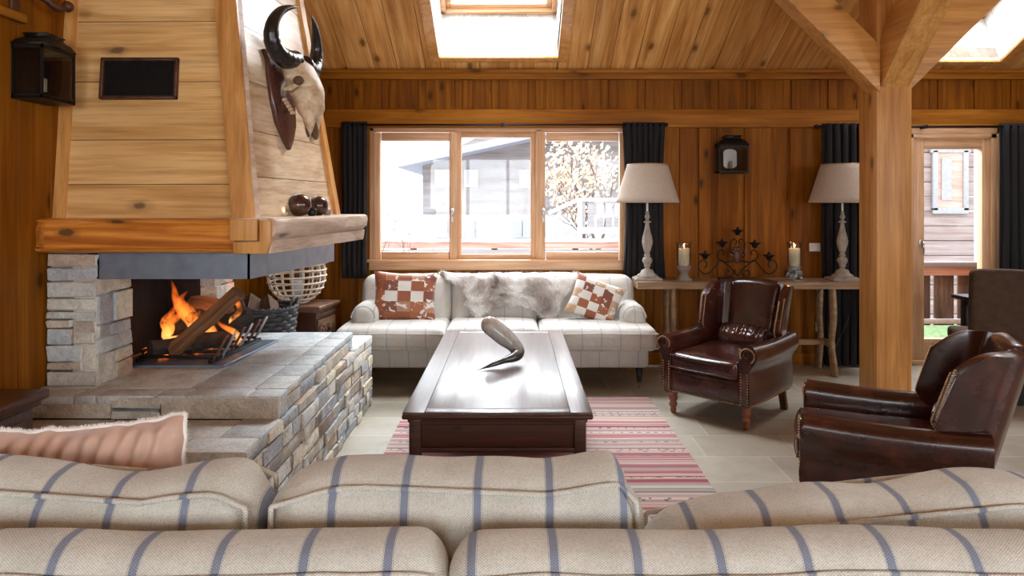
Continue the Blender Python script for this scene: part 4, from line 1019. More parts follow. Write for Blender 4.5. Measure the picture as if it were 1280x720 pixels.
T = thing('iron_hook', 'dark curved iron hook on the left wall above the box lantern', 'hook', (WL, 3.02, 2.32))
m = MB(); m.box((0.031 - .03, -.05, -.03), (.018, .0, .11), .004); m.build('plate', M['rust_iron'], T)
m = MB(); m.tube(catmull([(.005, -.02, .05), (.05, .0, .085), (.09, .05, .07), (.12, .10, .04), (.13, .15, .06)], 5), .017, 10); m.sphere((.13, .15, .062), .026, 12, 8); m.build('hook_arm', M['rust_iron'], T)

# ================================================================== CURTAINS
def rod(label, x0, x1, z, y, brk):
    T = thing('curtain_rod', label, 'curtain rod', (0, 0, 0))
    m = MB(); m.tube([(x0, y, z), (x1, y, z)], .009, 10); m.build('rod', M['iron'], T)
    for x in (x0, x1): m = MB(); m.lathe([(.009, -.015), (.018, -.008), (.02, .01), (.010, .025)], n=12); o = m.build('finial', M['iron'], T, loc=(x, y, z), rot=(0, PI / 2 if x == x1 else -PI / 2, 0))
    for x in brk: m = MB(); m.box((x - .012, y - .012, z - .016), (x + .012, YB - .03, z + .016), .003); m.build('bracket', M['iron'], T)
RZ = 2.168; RYY = 6.12
rod('thin black curtain rod above the wide three-light window', -1.50, 1.36, RZ + .005, RYY, (-.1,))
rod('thin black curtain rod above the glazed door', 2.72, 4.95, RZ - .01, RYY, (3.70,))
def curtain(label, x0, x1, z0, z1, y, folds, amp, seed, tuck=0):
    mm = MB(); n = folds * 14
    def f(u, v):
        ph = u * folds * 2 * PI; s_ = 1 - .12 * math.sin(v * PI) * tuck
        x = x0 + (x1 - x0) * (.5 + (u - .5) * s_) + .012 * math.sin(ph * 2 + seed) + .010 * noise.noise(Vector((u * 9, v * 3, seed)))
        A = amp * (.75 + .35 * noise.noise(Vector((u * 7, seed, v * 1.5)))) * (.6 + .4 * v)
        return Vector((x, y + A * math.sin(ph + .5 * math.sin(v * 3 + seed)), z1 + (z0 - z1) * v))
    mm.grid(f, n, 26); o = mm.build('curtain', M['curtain']); md = o.modifiers.new('thick', 'SOLIDIFY'); md.thickness = .004
    return tag(o, label, 'curtain')
curtain('short charcoal curtain left of the wide window', -1.545, -1.325, .80, 2.20, RYY - .0, 5, .035, 1)
curtain('charcoal curtain behind the left table lamp', .985, 1.345, .795, 2.195, RYY - .0, 7, .035, 2, 1)
curtain('black floor-length curtain behind the lamp next to the post', 2.77, 3.42, .02, 2.185, RYY, 9, .04, 3)
curtain('black floor-length curtain right of the glazed door', 4.36, 5.0, .02, 2.185, RYY, 9, .04, 4)

# ================================================================== FAR SOFA
SF = thing('sofa', 'cream striped three-seat sofa under the window with hide draped over it', 'sofa', (0, 0, 0))
PF = M['plaid_far']
def sb_y(z): return 5.86 + (z - .5) * .30      # front surface of the sofa back
m = MB(); m.cushion((-1.31, 5.36, .17), (1.065, 6.05, .335), .03, (0, 0, 0), (40, 12, 6)); m.build('base', PF, SF)
for (a, b) in ((-1.385, -.530), (-.535, .205), (.20, 1.115)):
    m = MB(); front = 5.24 if b > 1 or a < -1 else 5.27
    m.cushion((a + .004, front, .325), (b - .004, 5.93, .505), .055, (.0, .02, .14), (22, 16, 8), .006, nseed=a); o = m.build('seat_cushion', PF, SF)
    m = MB(); 
    for z in (.352, .462): m.tube(catmull([(a + .03, 5.85, z), (a + .012, 5.32, z), (a + .045, front + .004, z), ((a + b) / 2, front - .012, z + .006), (b - .045, front + .004, z), (b - .012, 5.32, z), (b - .03, 5.85, z)], 5), .006, 6)
    m.build('piping', PF, o)
m = MB()
def dfm(p, u): return Vector((p.x, p.y + (p.z) * .30, p.z))
for (a, b) in ((-1.30, -.53), (-.535, .21), (.205, 1.035)):
    m.cushion((a, 5.78, .42), (b, 6.03, .845), .085, (.0, .06, .03), (20, 8, 14), .006, deform=dfm, nseed=b)
m.cushion((-1.27, 5.92, .2), (1.0, 6.06, .80), .05, (0, 0, 0), (20, 6, 10)); m.build('backrest', PF, SF)
def arm(x0, x1):
    m = MB(); m.cushion((x0, 5.47, .30), (x1, 6.0, .655), .095, (0, 0, 0), (12, 16, 12), .004); o = m.build('arm', PF, SF)
    m = MB(); xc, r = (x0 + x1) / 2, (x1 - x0) / 2 - .012; m.tube([(xc + r * math.cos(a_), 5.472 + .006, .655 - .012 - r + r * math.sin(a_)) for a_ in [PI * k / 14 for k in range(15)]], .006, 6); m.build('piping', PF, o)
arm(-1.315, -1.10); arm(.862, 1.075)
for x in (-1.22, 1.0):
    for y in (5.43, 5.98):
        m = MB(); m.lathe([(.018, .045), (.030, .17)], (x, y, 0), 14); o = m.build('leg', M['black_metal'], SF)
        m = MB(); m.lathe([(.012, .03), (.02, .05)], (x, y, 0), 12); m.tube([(x - .010, y, .019), (x + .010, y, .019)], .019, 14); m.build('castor', M['brass'], o)
# hide over the sofa back
HP = MB()
def hide_pt(px, z):   # map onto sofa back; z may exceed the top => rolls over
    x = (px - 642) / 146.
    if z < .78: return Vector((x, 5.733 + (z - .6325) * .30 - .012 * math.sin((z - .5) * 9), z))
    t = (z - .78) / .12; a = min(t, 1.6) * PI / 2
    return Vector((x, 5.777 + .105 * (1 - math.cos(a)), .78 + .088 * math.sin(a) + .006))
tl = [(0, 549), (.12, 549), (.3, 556), (.45, 570), (.6, 582), (.8, 586), (1, 590)]; tr = [(0, 722), (.15, 720), (.35, 722), (.55, 712), (.75, 700), (.9, 698), (1, 692)]
def hf(u, v):
    L_, R_ = interp(tl, v), interp(tr, v); L_ += 5 * noise.noise(Vector((v * 9, 1, 2))); R_ += 5 * noise.noise(Vector((v * 9, 7, 2)))
    px = L_ + (R_ - L_) * u; low = interp([(0, .56), (.08, .515), (.17, .56), (.3, .60), (.5, .625), (.72, .60), (.86, .53), (.95, .505), (1, .56)], u)
    z = .98 + (low - .98) * v; p = hide_pt(px, z); p.y -= .012 * noise.noise(p * 9); p.z += .012 * noise.noise(p * 11 + Vector((3, 0, 0))); return p
V = HP.grid(hf, 60, 40); HP.bm.normal_update()
rg = random.Random(4); fs = list(HP.bm.faces); hairs = []
for f in fs:
    if f.normal.y > 0: f.normal_flip()
for k in range(15000):
    f = rg.choice(fs); w = [rg.random() for _ in f.verts]; s_ = sum(w); p = sum((v.co * (a / s_) for v, a in zip(f.verts, w)), Vector())
    nrm = f.normal.copy()
    if nrm.y > 0: nrm = -nrm
    hairs.append((p, (nrm * rg.uniform(.35, .8) + Vector((rg.uniform(-.25, .5), 0, -.8 + rg.uniform(-.3, .3)))).normalized(), rg.uniform(.018, .038)))
edge = [v.co.copy() for row in (V[0], V[-1]) for v in row] + [r[-1].co.copy() for r in V] + [r[0].co.copy() for r in V]
for k in range(2600):
    p = rg.choice(edge); hairs.append((p + Vector([rg.gauss(0, .006) for _ in range(3)]), (Vector((rg.uniform(-.6, .6), -.3, rg.uniform(-.6, .7)))).normalized(), rg.uniform(.02, .04)))
for p, d, L in hairs:
    s_ = d.cross(Vector((rg.uniform(-1, 1), rg.uniform(-1, 1), rg.uniform(-1, 1)))).normalized() * .0016
    a, b, c = (HP.bm.verts.new(q) for q in (p - s_, p + s_, p + d * L)); HP.bm.faces.new((a, b, c))
tag(HP.build('animal_hide', M['hide'], ang=180), 'grey and white reindeer hide draped over the sofa back', 'animal hide')
# patchwork pillows
def pillow(label, loc, rot, w, h, t, mat, seed):
    mm = MB(); mm.pillow(w, h, t, Matrix.Identity(4), seed=seed); o = mm.build('patchwork_cushion', mat, ang=60); o.location = loc; o.rotation_euler = rot
    return tag(o, label, 'cushion')
pillow('red-brown and white cowhide patchwork cushion at the left end of the sofa', (-.905, 5.68, .69), (R(-14), R(2), R(3)), .54, .43, .14, M['patch_a'], 1)
pillow('tilted tan and white cowhide patchwork cushion at the right end of the sofa', (.675, 5.65, .668), (R(-20), R(20), R(-8)), .43, .36, .13, M['patch_b'], 5)

# ================================================================== COFFEE TABLE
CTT = thing('coffee_table', 'long low dark wooden coffee table with worn shiny top on the rug', 'coffee table', (-.074, 4.14, 0))
Wt, Lt, Zt = .437, 1.005, .51
m = MB()
m.box((-Wt, -Lt, Zt - .028), (-.335, Lt, Zt), .004, 2); m.box((.335, -Lt, Zt - .028), (Wt, Lt, Zt), .004, 2); m.box((-.334, -Lt, Zt - .028), (.334, -Lt + .07, Zt), .003, 2); m.box((-.334, Lt - .07, Zt - .028), (.334, Lt, Zt), .003, 2); m.box((-.334, -Lt + .071, Zt - .028), (.334, Lt - .071, Zt - .0008), .001, 2)
m.build('tabletop', M['table_top'], CTT)
m = MB(); m.box((-Wt - .004, -Lt - .004, Zt - .036), (Wt + .004, Lt + .004, Zt - .012), .01, 3); m.box((-Wt + .02, -Lt + .02, Zt - .055), (Wt - .02, Lt - .02, Zt - .03), .006); m.build('top_moulding', M['dark_wood'], CTT)
m = MB(); w, l = Wt - .05, Lt - .04
for s_ in (-1, 1):
    m.box((-w + .03, s_ * l - .012, .335), (w - .03, s_ * l + .012, Zt - .04), .004); m.box((s_ * w - .012, -l + .03, .335), (s_ * w + .012, l - .03, Zt - .04), .004)
    m.box((-w, s_ * l - .02, .315), (w, s_ * l + .02, .34), .006); m.box((s_ * w - .02, -l, .315), (s_ * w + .02, l, .34), .006); m.box((-w, s_ * l - .018, .44), (w, s_ * l + .018, .462), .005)
m.build('apron', M['dark_wood'], CTT)
for sx in (-1, 1):
    for sy in (-1, 1):
        m = MB(); x, y = sx * (w - .005), sy * (l - .005); m.box((x - .028, y - .028, .013), (x + .028, y + .028, .47), .007); m.build('leg', M['dark_wood'], CTT)
# bent horn on table
m = MB()
def tp(px, z, Y): return Vector(((px - 642) * Y / 853.33, Y, z))
pts = catmull([tp(597, .514, 3.91), tp(611, .528, 3.95), tp(627, .545, 4.00), tp(642, .556, 4.05), tp(648, .575, 4.09), tp(643, .61, 4.12), tp(633, .65, 4.14), tp(621, .695, 4.15), tp(612, .728, 4.15)], 6)
n = len(pts); rad = [interp([(0, .002), (.25, .018), (.45, .034), (.6, .044), (.8, .058), (1, .056)], i / (n - 1)) for i in range(n)]
m.tube(pts, rad, 18); m.sphere(pts[-1], .054, 16, 10); low = min(v.co.z for v in m.bm.verts); bmesh.ops.translate(m.bm, vec=(0, 0, .512 - low), verts=m.bm.verts)
tag(m.build('polished_horn', M['grey_horn']), 'curved polished grey horn standing on the coffee table', 'horn')
# rug
m = MB(); m.grid(lambda u, v: Vector((-.76 + 1.785 * u + .006 * noise.noise(Vector((v * 6, 0, 0))), 2.35 + 2.77 * v, .010 + .002 * noise.noise(Vector((u * 6, v * 9, 0))))), 40, 60)
m.box((-.76, 2.35, .001), (1.025, 5.12, .008))
RUG = m.build('rug', M['rug']); tag(RUG, 'red and cream striped flatweave rug under the coffee table', 'rug')
m = MB(); rg = random.Random(2)
for k in range(300): x = -.755 + 1.775 * k / 299; m.tube([(x, 5.118, .008), (x + rg.uniform(-.006, .006), 5.135, .005), (x + rg.uniform(-.01, .01), 5.165, .004)], .002, 4)
tag(m.build('fringe', M['fringe_rug'], RUG), kind='stuff')

# ================================================================== LEATHER ARMCHAIRS
def armchair(label):
    T = thing('leather_armchair', label, 'armchair'); LE = M['leather']; nails = []
    # body: apron and sides
    m = MB(); m.cushion((-.315, -.325, .155), (.315, .375, .33), .03, (0, .02, 0), (16, 16, 6), .002); m.build('body', LE, T)
    for sg in (-1, 1):                                             # rolled arms
        m = MB()
        def af(u, v, sg=sg):
            # closed profile u, along v (0 front .. 1 back)
            y = -.322 + .68 * v; rx, rz = .066, .066; cz = .495; cx = .315
            P = [(.312, .17), (.318, .28), (.315, .38), (.335, .425), (.352, .45), (.362, .485), (.356, .525), (.335, .552), (.305, .562), (.275, .552), (.255, .525), (.248, .49), (.246, .44), (.246, .34), (.246, .17)]
            k = u * len(P); i = int(k) % len(P); f_ = k - int(k); N_ = len(P); q0, a, b, q3 = P[i - 1], P[i], P[(i + 1) % N_], P[(i + 2) % N_]
            x, z = [.5 * (2 * a[j] + (b[j] - q0[j]) * f_ + (2 * q0[j] - 5 * a[j] + 4 * b[j] - q3[j]) * f_ ** 2 + (3 * a[j] - q0[j] - 3 * b[j] + q3[j]) * f_ ** 3) for j in (0, 1)]
            if z < .45: y -= .0 if v > .2 else (.2 - v) * .10 * (1 - abs(z - .30) / .2 if abs(z - .3) < .2 else 0)
            sc = 1 - .25 * math.exp(-((v) / .03) ** 2); pass
            return Vector((sg * x, y, z - .012 * math.sin(v * PI)))
        V = m.grid(af, 75, 24, closeu=True)
        m.bm.faces.new([r[0] for r in V][::-1]); m.bm.faces.new([r[-1] for r in V]); o = m.build('arm', LE, T, fixn=True, ang=50)
        # front facing panel of the arm, with scroll
        m = MB(); pf = [(.256, .17), (.310, .17), (.312, .36), (.325, .41)] + [(.305 + .052 * math.cos(a), .495 + .052 * math.sin(a)) for a in [R(q) for q in range(-60, 211, 18)]] + [(.262, .42), (.256, .34)]
        m.prism([(sg * x, z) for x, z in pf], -.315, -.338, 'y', .008)
        m.tube([(sg * (.305 + r_ * math.cos(a)), -.338, .495 + r_ * math.sin(a)) for a, r_ in [(R(20 * k), .046 - .0022 * k) for k in range(19)]], .006, 6); m.build('arm_scroll', LE, T)
        for (x, z) in [(.262, .18 + .0175 * k) for k in range(12)] + [(.306, .18 + .0175 * k) for k in range(12)]: nails.append((sg * x, -.338, z, (0, -1, 0)))
        for q in range(-50, 215, 14): nails.append((sg * (.305 + .047 * math.cos(R(q))), -.339, .495 + .047 * math.sin(R(q)), (0, -1, 0)))
        for k in range(34): nails.append((sg * .316, -.30 + .018 * k, .168, (sg, 0, 0)))
    for k in range(30): nails.append((-.25 + .5 * k / 29, -.336, .172, (0, -1, 0)))
    # seat cushion
    m = MB(); m.cushion((-.245, -.355, .32), (.245, .33, .445), .035, (0, .03, .14), (18, 18, 8), .004); S = m.build('seat_cushion', LE, T)
    m = MB()
    for z in (.345, .425): m.tube(catmull([(-.238, .15, z), (-.240, -.30, z), (-.225, -.352, z), (0, -.366, z), (.225, -.352, z), (.240, -.30, z), (.238, .15, z)], 6), .0045, 6)
    m.build('piping', LE, S)
    # winged back: u across, v up
    def wl(z): return .03 + .135 * (lambda q: q * q * (3 - 2 * q))(max(0, min(1, (z - .45) / .17)))
    def bk(u, v, off=0):
        zt = .865 + .02 * math.cos((u - .5) * PI); z = .17 + (zt - .17) * v
        lean = (z - .3) * .26; yb = .315 + lean; hw = .218 + .026 * v; w_ = wl(z); a = 2 * u - 1; sg = 1 if a > 0 else -1; t = abs(a)
        path = [(0, yb), (hw - .07, yb - .005), (hw - .02, yb - .03), (hw + .004, yb - .075), (hw + .012, yb - .075 - w_ * .5), (hw + .022, yb - .075 - w_)]
        k = t * 5; i = min(int(k), 4); f_ = k - i; x = path[i][0] + (path[i + 1][0] - path[i][0]) * f_; y = path[i][1] + (path[i + 1][1] - path[i][1]) * f_
        if t > .6: z -= .085 * ((t - .6) / .4) ** 2 * v ** 2
        return Vector((sg * x, y, z))
    m = MB(); m.grid(bk, 40, 30); o = m.build('winged_back', LE, T, fixn=True, ang=80)
    md = o.modifiers.new('t', 'SOLIDIFY'); md.thickness = .062; md.offset = 1; md = o.modifiers.new('b', 'BEVEL'); md.width = .022; md.segments = 3; md.limit_method = 'ANGLE'; md.angle_limit = R(50); WB = o
    for sg in (0, 1):
        for k in range(34):
            v = .42 + .57 * k / 33; 
            for uu in (.006, .03):
                p = bk(uu if not sg else 1 - uu, v); s_ = -1 if not sg else 1; nails.append((p.x + s_ * (.014 if uu < .01 else .048), p.y - .002 - (.008 if uu > .01 else 0), p.z, (0, -1, 0)))
    # inner back pad
    m = MB(); m.cushion((-.185, .372, .40), (.185, .465, .905), .04, (0, .10, 0), (14, 8, 18), .002, deform=lambda p, u: Vector((p.x * (1 + .08 * u.z), p.y + p.z * .26, p.z - .02 * u.x ** 2 * (u.z > 0)))); m.build('back_pad', LE, T)
    # gathered lumbar pillow
    m = MB(); m.cushion((-.205, .215, .425), (.205, .36, .565), .06, (0, .12, .16), (60, 12, 14), .010, deform=lambda p, u: Vector((p.x, p.y + .009 * math.sin(u.x * 30 + 4 * noise.noise(Vector((u.x * 3, 0, 0)))) * max(0, u.z + .1) + p.z * .25, p.z + .006 * math.sin(u.x * 30 + 1) * max(0, u.z)))); m.build('lumbar_pillow', LE, T)
    # legs
    for sx in (-1, 1):
        m = MB(); m.lathe([(.011, .0), (.020, .012), (.022, .03), (.016, .042), (.026, .05), (.028, .072), (.020, .086), (.029, .094), (.031, .118), (.024, .13), (.033, .14), (.034, .165)], (sx * .267, -.27, 0), 20); m.build('leg', M['leg_wood'], T)
        m = MB(); m.beam((sx * .262, .355, .0), (sx * .255, .315, .17), .038, .05, (1, 0, 0), .006); m.build('leg', M['dark_wood'], T)
    m = MB()
    for x, y, z, n_ in nails: m.sphere((x, y, z), .0052, 6, 4)
    tag(m.build('nail_heads', M['brass'], T), kind='stuff')
    return T
ch = armchair('brown leather wing armchair in front of the console table'); ch.location = (1.50, 4.80, 0); ch.rotation_euler = (0, 0, R(-43.8))
c2 = copy_tree(ch); c2['label'] = 'dark leather wing armchair at the right, nearest the striped sofa'; c2.location = (1.68, 3.11, 0); c2.rotation_euler = (0, 0, R(-114.5))

# ================================================================== CONSOLE TABLE
CO = thing('console_table', 'long pale wood trestle console table against the back wall', 'console table', (0, 0, 0))
m = MB(); CZ = .80
m.grid(lambda u, v: Vector((1.05 + 2.10 * u, 5.78 + .36 * v + (.012 * noise.noise(Vector((u * 7, v * 3, 0))) if v in (0, 1) else 0), CZ)), 30, 2)
r = bmesh.ops.extrude_face_region(m.bm, geom=list(m.bm.faces)); bmesh.ops.translate(m.bm, vec=(0, 0, -.058), verts=[g for g in r['geom'] if isinstance(g, bmesh.types.BMVert)])
m.build('tabletop', M['oak'], CO, fixn=True)
for x in (1.36, 2.72):
    for (y, sg) in ((5.83, -1), (6.06, 1)):
        m = MB(); pts = catmull([(x, y + .0, .745), (x + .01 * 0, y + sg * .012, .62), (x, y + sg * .02, .48), (x, y - sg * .01, .30), (x, y + sg * .0, .20), (x, y + sg * .03, .08), (x, y + sg * .04, .0)], 5)
        n = len(pts); m.tube(pts, [(.045 * (1 + .18 * math.sin(i / n * 9)), .024) for i in range(n)], 10); m.build('leg', M['oak'], CO)
    m = MB(); m.box((x - .02, 5.81, .235), (x + .02, 6.09, .285), .005); m.build('crossbar', M['oak'], CO)
m = MB(); m.box((1.36, 5.925, .24), (2.72, 5.965, .285), .006); m.build('stretcher', M['oak'], CO)

def lamp(label, x, y):
    T = thing('table_lamp', label, 'lamp', (x, y, CZ)); LS = M['lamp_stone']
    m = MB(); m.box((-.118, -.09, 0), (.118, .09, .022), .004); m.box((-.10, -.075, .02), (.10, .075, .032), .004); m.build('base', LS, T)
    m = MB(); m.lathe([(.088, .03), (.088, .045), (.06, .062), (.052, .085), (.022, .10), (.018, .112), (.030, .120), (.026, .132), (.030, .14), (.042, .16), (.043, .175), (.034, .198), (.018, .205), (.028, .212), (.024, .222), (.020, .235), (.030, .26), (.044, .31), (.047, .335), (.040, .38), (.026, .43), (.017, .48), (.015, .497), (.033, .503), (.033, .51), (.016, .518), (.012, .53), (.022, .545), (.022, .56), (.012, .575), (.017, .585), (.010, .60)], n=48, flute=.10, fz=(.24, .47)); m.build('stem', LS, T)
    m = MB(); m.tube([(0, 0, .60), (0, 0, .70)], .009, 10); m.sphere((0, 0, .76), (.03, .03, .045), 14, 10); m.build('bulb', M['plastic'], T)
    m = MB(); V = m.grid(lambda u, v: Vector(((.275 - .102 * v) * math.cos(2 * PI * u), (.275 - .102 * v) * math.sin(2 * PI * u), .675 + .335 * v)), 48, 8, closeu=True); o = m.build('lamp_shade', M['linen'], T); md = o.modifiers.new('s', 'SOLIDIFY'); md.thickness = .003
    m = MB(); m.tube([(.174 * math.cos(q), .174 * math.sin(q), 1.005) for q in [2 * PI * k / 32 for k in range(32)]], .003, 6, closed=True)
    for q in (0, 2.09, 4.19): m.tube([(.173 * math.cos(q), .173 * math.sin(q), 1.0), (.02 * math.cos(q), .02 * math.sin(q), .99)], .002, 6)
    m.tube([(0, 0, .70), (0, 0, .99)], .003, 6); m.build('shade_ring', M['brass'], T)
    return T
LXY = 5.95
lamp('table lamp with linen shade in front of the window curtain, left end of console', 1.165, LXY)
lamp('table lamp with linen shade half hidden by the timber post', 2.865, LXY)
def hurricane(px, label, cl, clear):
    Y = 5.93; x = (px - 642) * Y / 853.33
    T = thing('candle_holder', label, 'candle holder', (x, Y, CZ))
    m = MB()
    if not clear: m.lathe([(.070, 0), (.070, .012), (.05, .025), (.036, .05), (.034, .065), (.045, .085), (.060, .105), (.060, .125)], n=28); m.build('pedestal', M['pewter'], T)
    else:
        m.lathe([(.060, 0), (.060, .010), (.030, .022)], n=24)
        rg = random.Random(3)
        for k in range(46): a = rg.uniform(0, 2 * PI); z = rg.uniform(.02, .11); r_ = .045 + .012 * math.sin(z * 40); m.sphere((r_ * math.cos(a), r_ * math.sin(a), z), .017, 8, 6)
        m.lathe([(.03, .02), (.03, .112), (.058, .118), (.058, .13)], n=24); m.build('pedestal', M['silver_glass'], T)
    m = MB(); V = m.grid(lambda u, v: Vector((interp([(0, .048), (.2, .060), (.8, .060), (1, .066)], v) * math.cos(2 * PI * u), interp([(0, .048), (.2, .060), (.8, .060), (1, .066)], v) * math.sin(2 * PI * u), .127 + .205 * v)), 32, 12, closeu=True); o = m.build('glass_cylinder', M['jar'], T); md = o.modifiers.new('s', 'SOLIDIFY'); md.thickness = .003
    C = thing('candle', cl, 'candle', (x, Y, CZ + .128)); 
    m = MB(); m.lathe([(.046, 0), (.047, .14), (.043, .152), (.02, .146)], n=28); m.build('wax', M['wax'], C)
    m = MB(); m.tube([(0, 0, .145), (0, 0, .160)], .0015, 6); m.build('wick', M['iron'], C)
    m = MB(); m.lathe([(.001, 0), (.0055, .008), (.004, .020), (.0006, .036)], (0, 0, .156), 10); m.build('flame', M['candle_flame'], C)
    l = bpy.data.lights.new('candlelight', 'POINT'); l.energy = .6; l.color = (1, .5, .18); l.shadow_soft_size = .01; lo = bpy.data.objects.new('candlelight', l); COL.objects.link(lo); lo.location = (x, Y, CZ + .128 + .185)
t = NT('clear_beaded_glass'); t.setc((.55, .58, .56)); t.b.inputs['Metallic'].default_value = .3; t.b.inputs['Roughness'].default_value = .12; t.b.inputs['Transmission Weight'].default_value = .5; M['silver_glass'] = t.m
hurricane(855, 'glass cylinder on a turned grey pedestal, left of the iron candelabra', 'lit ivory pillar candle on the turned grey pedestal', False)
hurricane(993, 'glass cylinder on a beaded clear glass pedestal, right of the iron candelabra', 'lit ivory pillar candle on the beaded glass pedestal', True)
# candelabra
CB = thing('candelabra', 'black scrolled iron candelabra with five cups on the console table', 'candelabra', ((922 - 642) * 5.98 / 853.33, 5.98, CZ))
m = MB(); m.box((-.165, -.05, 0), (-.03, .05, .018), .003); m.box((.03, -.05, 0), (.165, .05, .018), .003); m.box((-.05, -.02, .004), (.05, .02, .014)); m.build('base', M['iron'], CB)
def scroll(pts, r=.0055):
    m = MB(); m.tube(catmull([(x, 0, z) for x, z in pts], 5), r, 7); m.build('scroll', M['iron'], CB)
for sg in (-1, 1):
    scroll([(sg * a, b) for a, b in ((.0, .03), (.03, .07), (.06, .105), (.12, .155), (.15, .17), (.20, .11), (.25, .06), (.295, .055), (.335, .09), (.340, .14), (.31, .17), (.275, .155), (.27, .12), (.29, .105))])
    scroll([(sg * a, b) for a, b in ((.02, .165), (.07, .16), (.12, .155), (.165, .18), (.175, .225), (.15, .26), (.12, .245), (.125, .215))])
    scroll([(sg * a, b) for a, b in ((.02, .09), (.045, .045), (.08, .03), (.105, .055), (.09, .085), (.07, .07))])
    scroll([(sg * a, b) for a, b in ((.0, .15), (.04, .21), (.062, .28), (.058, .335), (.03, .355), (.008, .335), (.02, .31))])
m = MB(); m.sphere((0, 0, .20), (.038, .014, .06), 14, 10)
for sg in (-1, 1):
    for a in (20, 50, 80): m.sphere((sg * .035 * math.sin(R(a)) * 1.3, 0, .20 + .07 * math.cos(R(a))), (.018, .008, .028), 8, 6, Matrix.Rotation(sg * R(a * .8), 4, 'Y'))
m.tube([(0, 0, .24), (0, 0, .30)], [.012, .002], 8); m.build('leaf_medallion', M['rust_iron'], CB)
for (x, z) in ((0, .375), (-.137, .27), (.150, .262), (-.285, .165), (.275, .155)):
    m = MB(); m.lathe([(.006, 0), (.022, .012), (.02, .02), (.03, .032), (.05, .045), (.052, .050), (.02, .046), (.018, .05), (.004, .078)], (x, 0, z + .012), 16); m.build('candle_cup', M['iron'], CB)
# sockets
def outlet(name, label, x, z, w=.10, h=.075):
    T = thing(name, label, 'socket', (x, YB - .02, z))
    m = MB(); m.box((-w / 2, -.010, -h / 2), (w / 2, 0, h / 2), .003); m.build('plate', M['plastic'], T)
    for s_ in (-1, 1): m = MB(); m.box((s_ * .023 - .014, -.014, -.02), (s_ * .023 + .014, -.009, .02), .002); m.build('switch', M['plastic'], T)
outlet('wall_switch', 'white double wall switch beside the right table lamp', (1018 - 642) / 137.4, 1.47 - 55 / 137.4)
outlet('wall_socket', 'white wall socket low behind the console table', (1025 - 642) / 137.4, 1.47 - 154 / 137.4, .085, .085)
m = MB(); m.tube(catmull([(2.93, 6.05, .80), (2.98, 6.08, .72), (2.97, 6.03, .5), (2.86, 6.02, .25), (2.80, 6.05, .12), (2.80, 6.18, .30)], 6), .004, 6); tag(m.build('lamp_cord', M['black_metal']), 'thin dark lamp cord hanging behind the console table', 'cord')

# ================================================================== BASKET, CHEST, WIRE BASKET
BX, BY, BZ = -1.80, 4.76, ZL + .002
BK = thing('log_basket', 'dark woven oval log basket on the hearth beside the fireplace', 'basket', (BX, BY, BZ))
def oval(a, r=1.): return Vector((.262 * r * math.copysign(abs(math.cos(a)) ** .7, math.cos(a)), .205 * r * math.copysign(abs(math.sin(a)) ** .7, math.sin(a)), 0))
m = MB(); NS = 26
for row in range(7):
    z = .020 + row * .032; s_ = .90 + .012 * row; pts = []
    for k in range(NS * 4): a = 2 * PI * k / (NS * 4); p = oval(a, s_ * (1 + .045 * math.cos(NS / 2 * a * 1 + PI * row))); pts.append(p + Vector((0, 0, z)))
    m.tube(pts, .0195, 7, closed=True)
m.build('weave', M['dark_wicker'], BK)
m = MB(); 
for ph in (0, PI):
    m.tube([oval(2 * PI * k / 90, 1.02) + Vector((.008 * math.cos(k * 1.2 + ph), 0, .240 + .008 * math.sin(k * 1.2 + ph))) for k in range(90)], .011, 6, closed=True)
m.build('rim', M['dark_wicker'], BK)
for sg in (-1, 1):
    m = MB(); m.tube(catmull([(sg * .25, -.07, .23), (sg * .272, -.055, .29), (sg * .275, 0, .305), (sg * .272, .055, .29), (sg * .25, .07, .23)], 5), .012, 8); m.build('handle', M['dark_wicker'], BK)
m = MB(); m.prism([tuple(oval(2 * PI * k / 40, .86))[:2] for k in range(40)], .0, .012, 'z'); m.build('basket_bottom', M['dark_wicker'], BK)
log('left split log standing up out of the log basket', (BX - .02, BY - .12, BZ + .06), (BX - .06, BY + .11, BZ + .285), .085, 'wedge', 12, 'darklog', 'split logs in the basket')
log('right split log lying across the log basket', (BX + .16, BY - .10, BZ + .10), (BX + .04, BY + .13, BZ + .275), .085, 'wedge', 14, 'darklog', 'split logs in the basket')
# carved side chest
SCX, SCY = -1.735, 5.67
CH = thing('side_table', 'small carved wooden side table with one drawer beside the sofa', 'side table', (SCX, SCY, 0), R(-9))
m = MB(); m.box((-.22, -.21, .615), (.225, .21, .645), .008, 3); m.box((-.205, -.195, .595), (.21, .195, .617), .005); m.build('tabletop', M['chest_wood'], CH)
m = MB(); m.box((-.19, -.18, .10), (.185, .18, .60), .004); m.build('body', M['dark_wood'], CH)
m = MB(); m.box((.184, -.175, .535), (.192, .175, .592), .003)
for k in range(11): m.sphere((.193, -.155 + .031 * k, .563), (.006, .012, .017), 10, 6)
m.build('carved_frieze', M['chest_wood'], CH)
m = MB(); m.box((.184, -.165, .36), (.20, .165, .525), .005); m.box((.198, -.14, .385), (.204, .14, .50), .003)
rg = random.Random(6)
for k in range(26): a = rg.uniform(0, 2 * PI); rr_ = rg.uniform(.2, 1); m.sphere((.204, .12 * rr_ * math.cos(a), .443 + .045 * rr_ * math.sin(a)), (.006, .014, .010), 8, 5)
DR = m.build('drawer', M['chest_wood'], CH); m = MB(); m.sphere((.214, 0, .443), .014, 12, 8); m.build('knob', M['dark_wood'], DR)
for sx in (-.17, .165):
    for sy in (-.16, .16): m = MB(); m.box((sx - .02, sy - .02, 0), (sx + .02, sy + .02, .11), .005); m.build('leg', M['dark_wood'], CH)
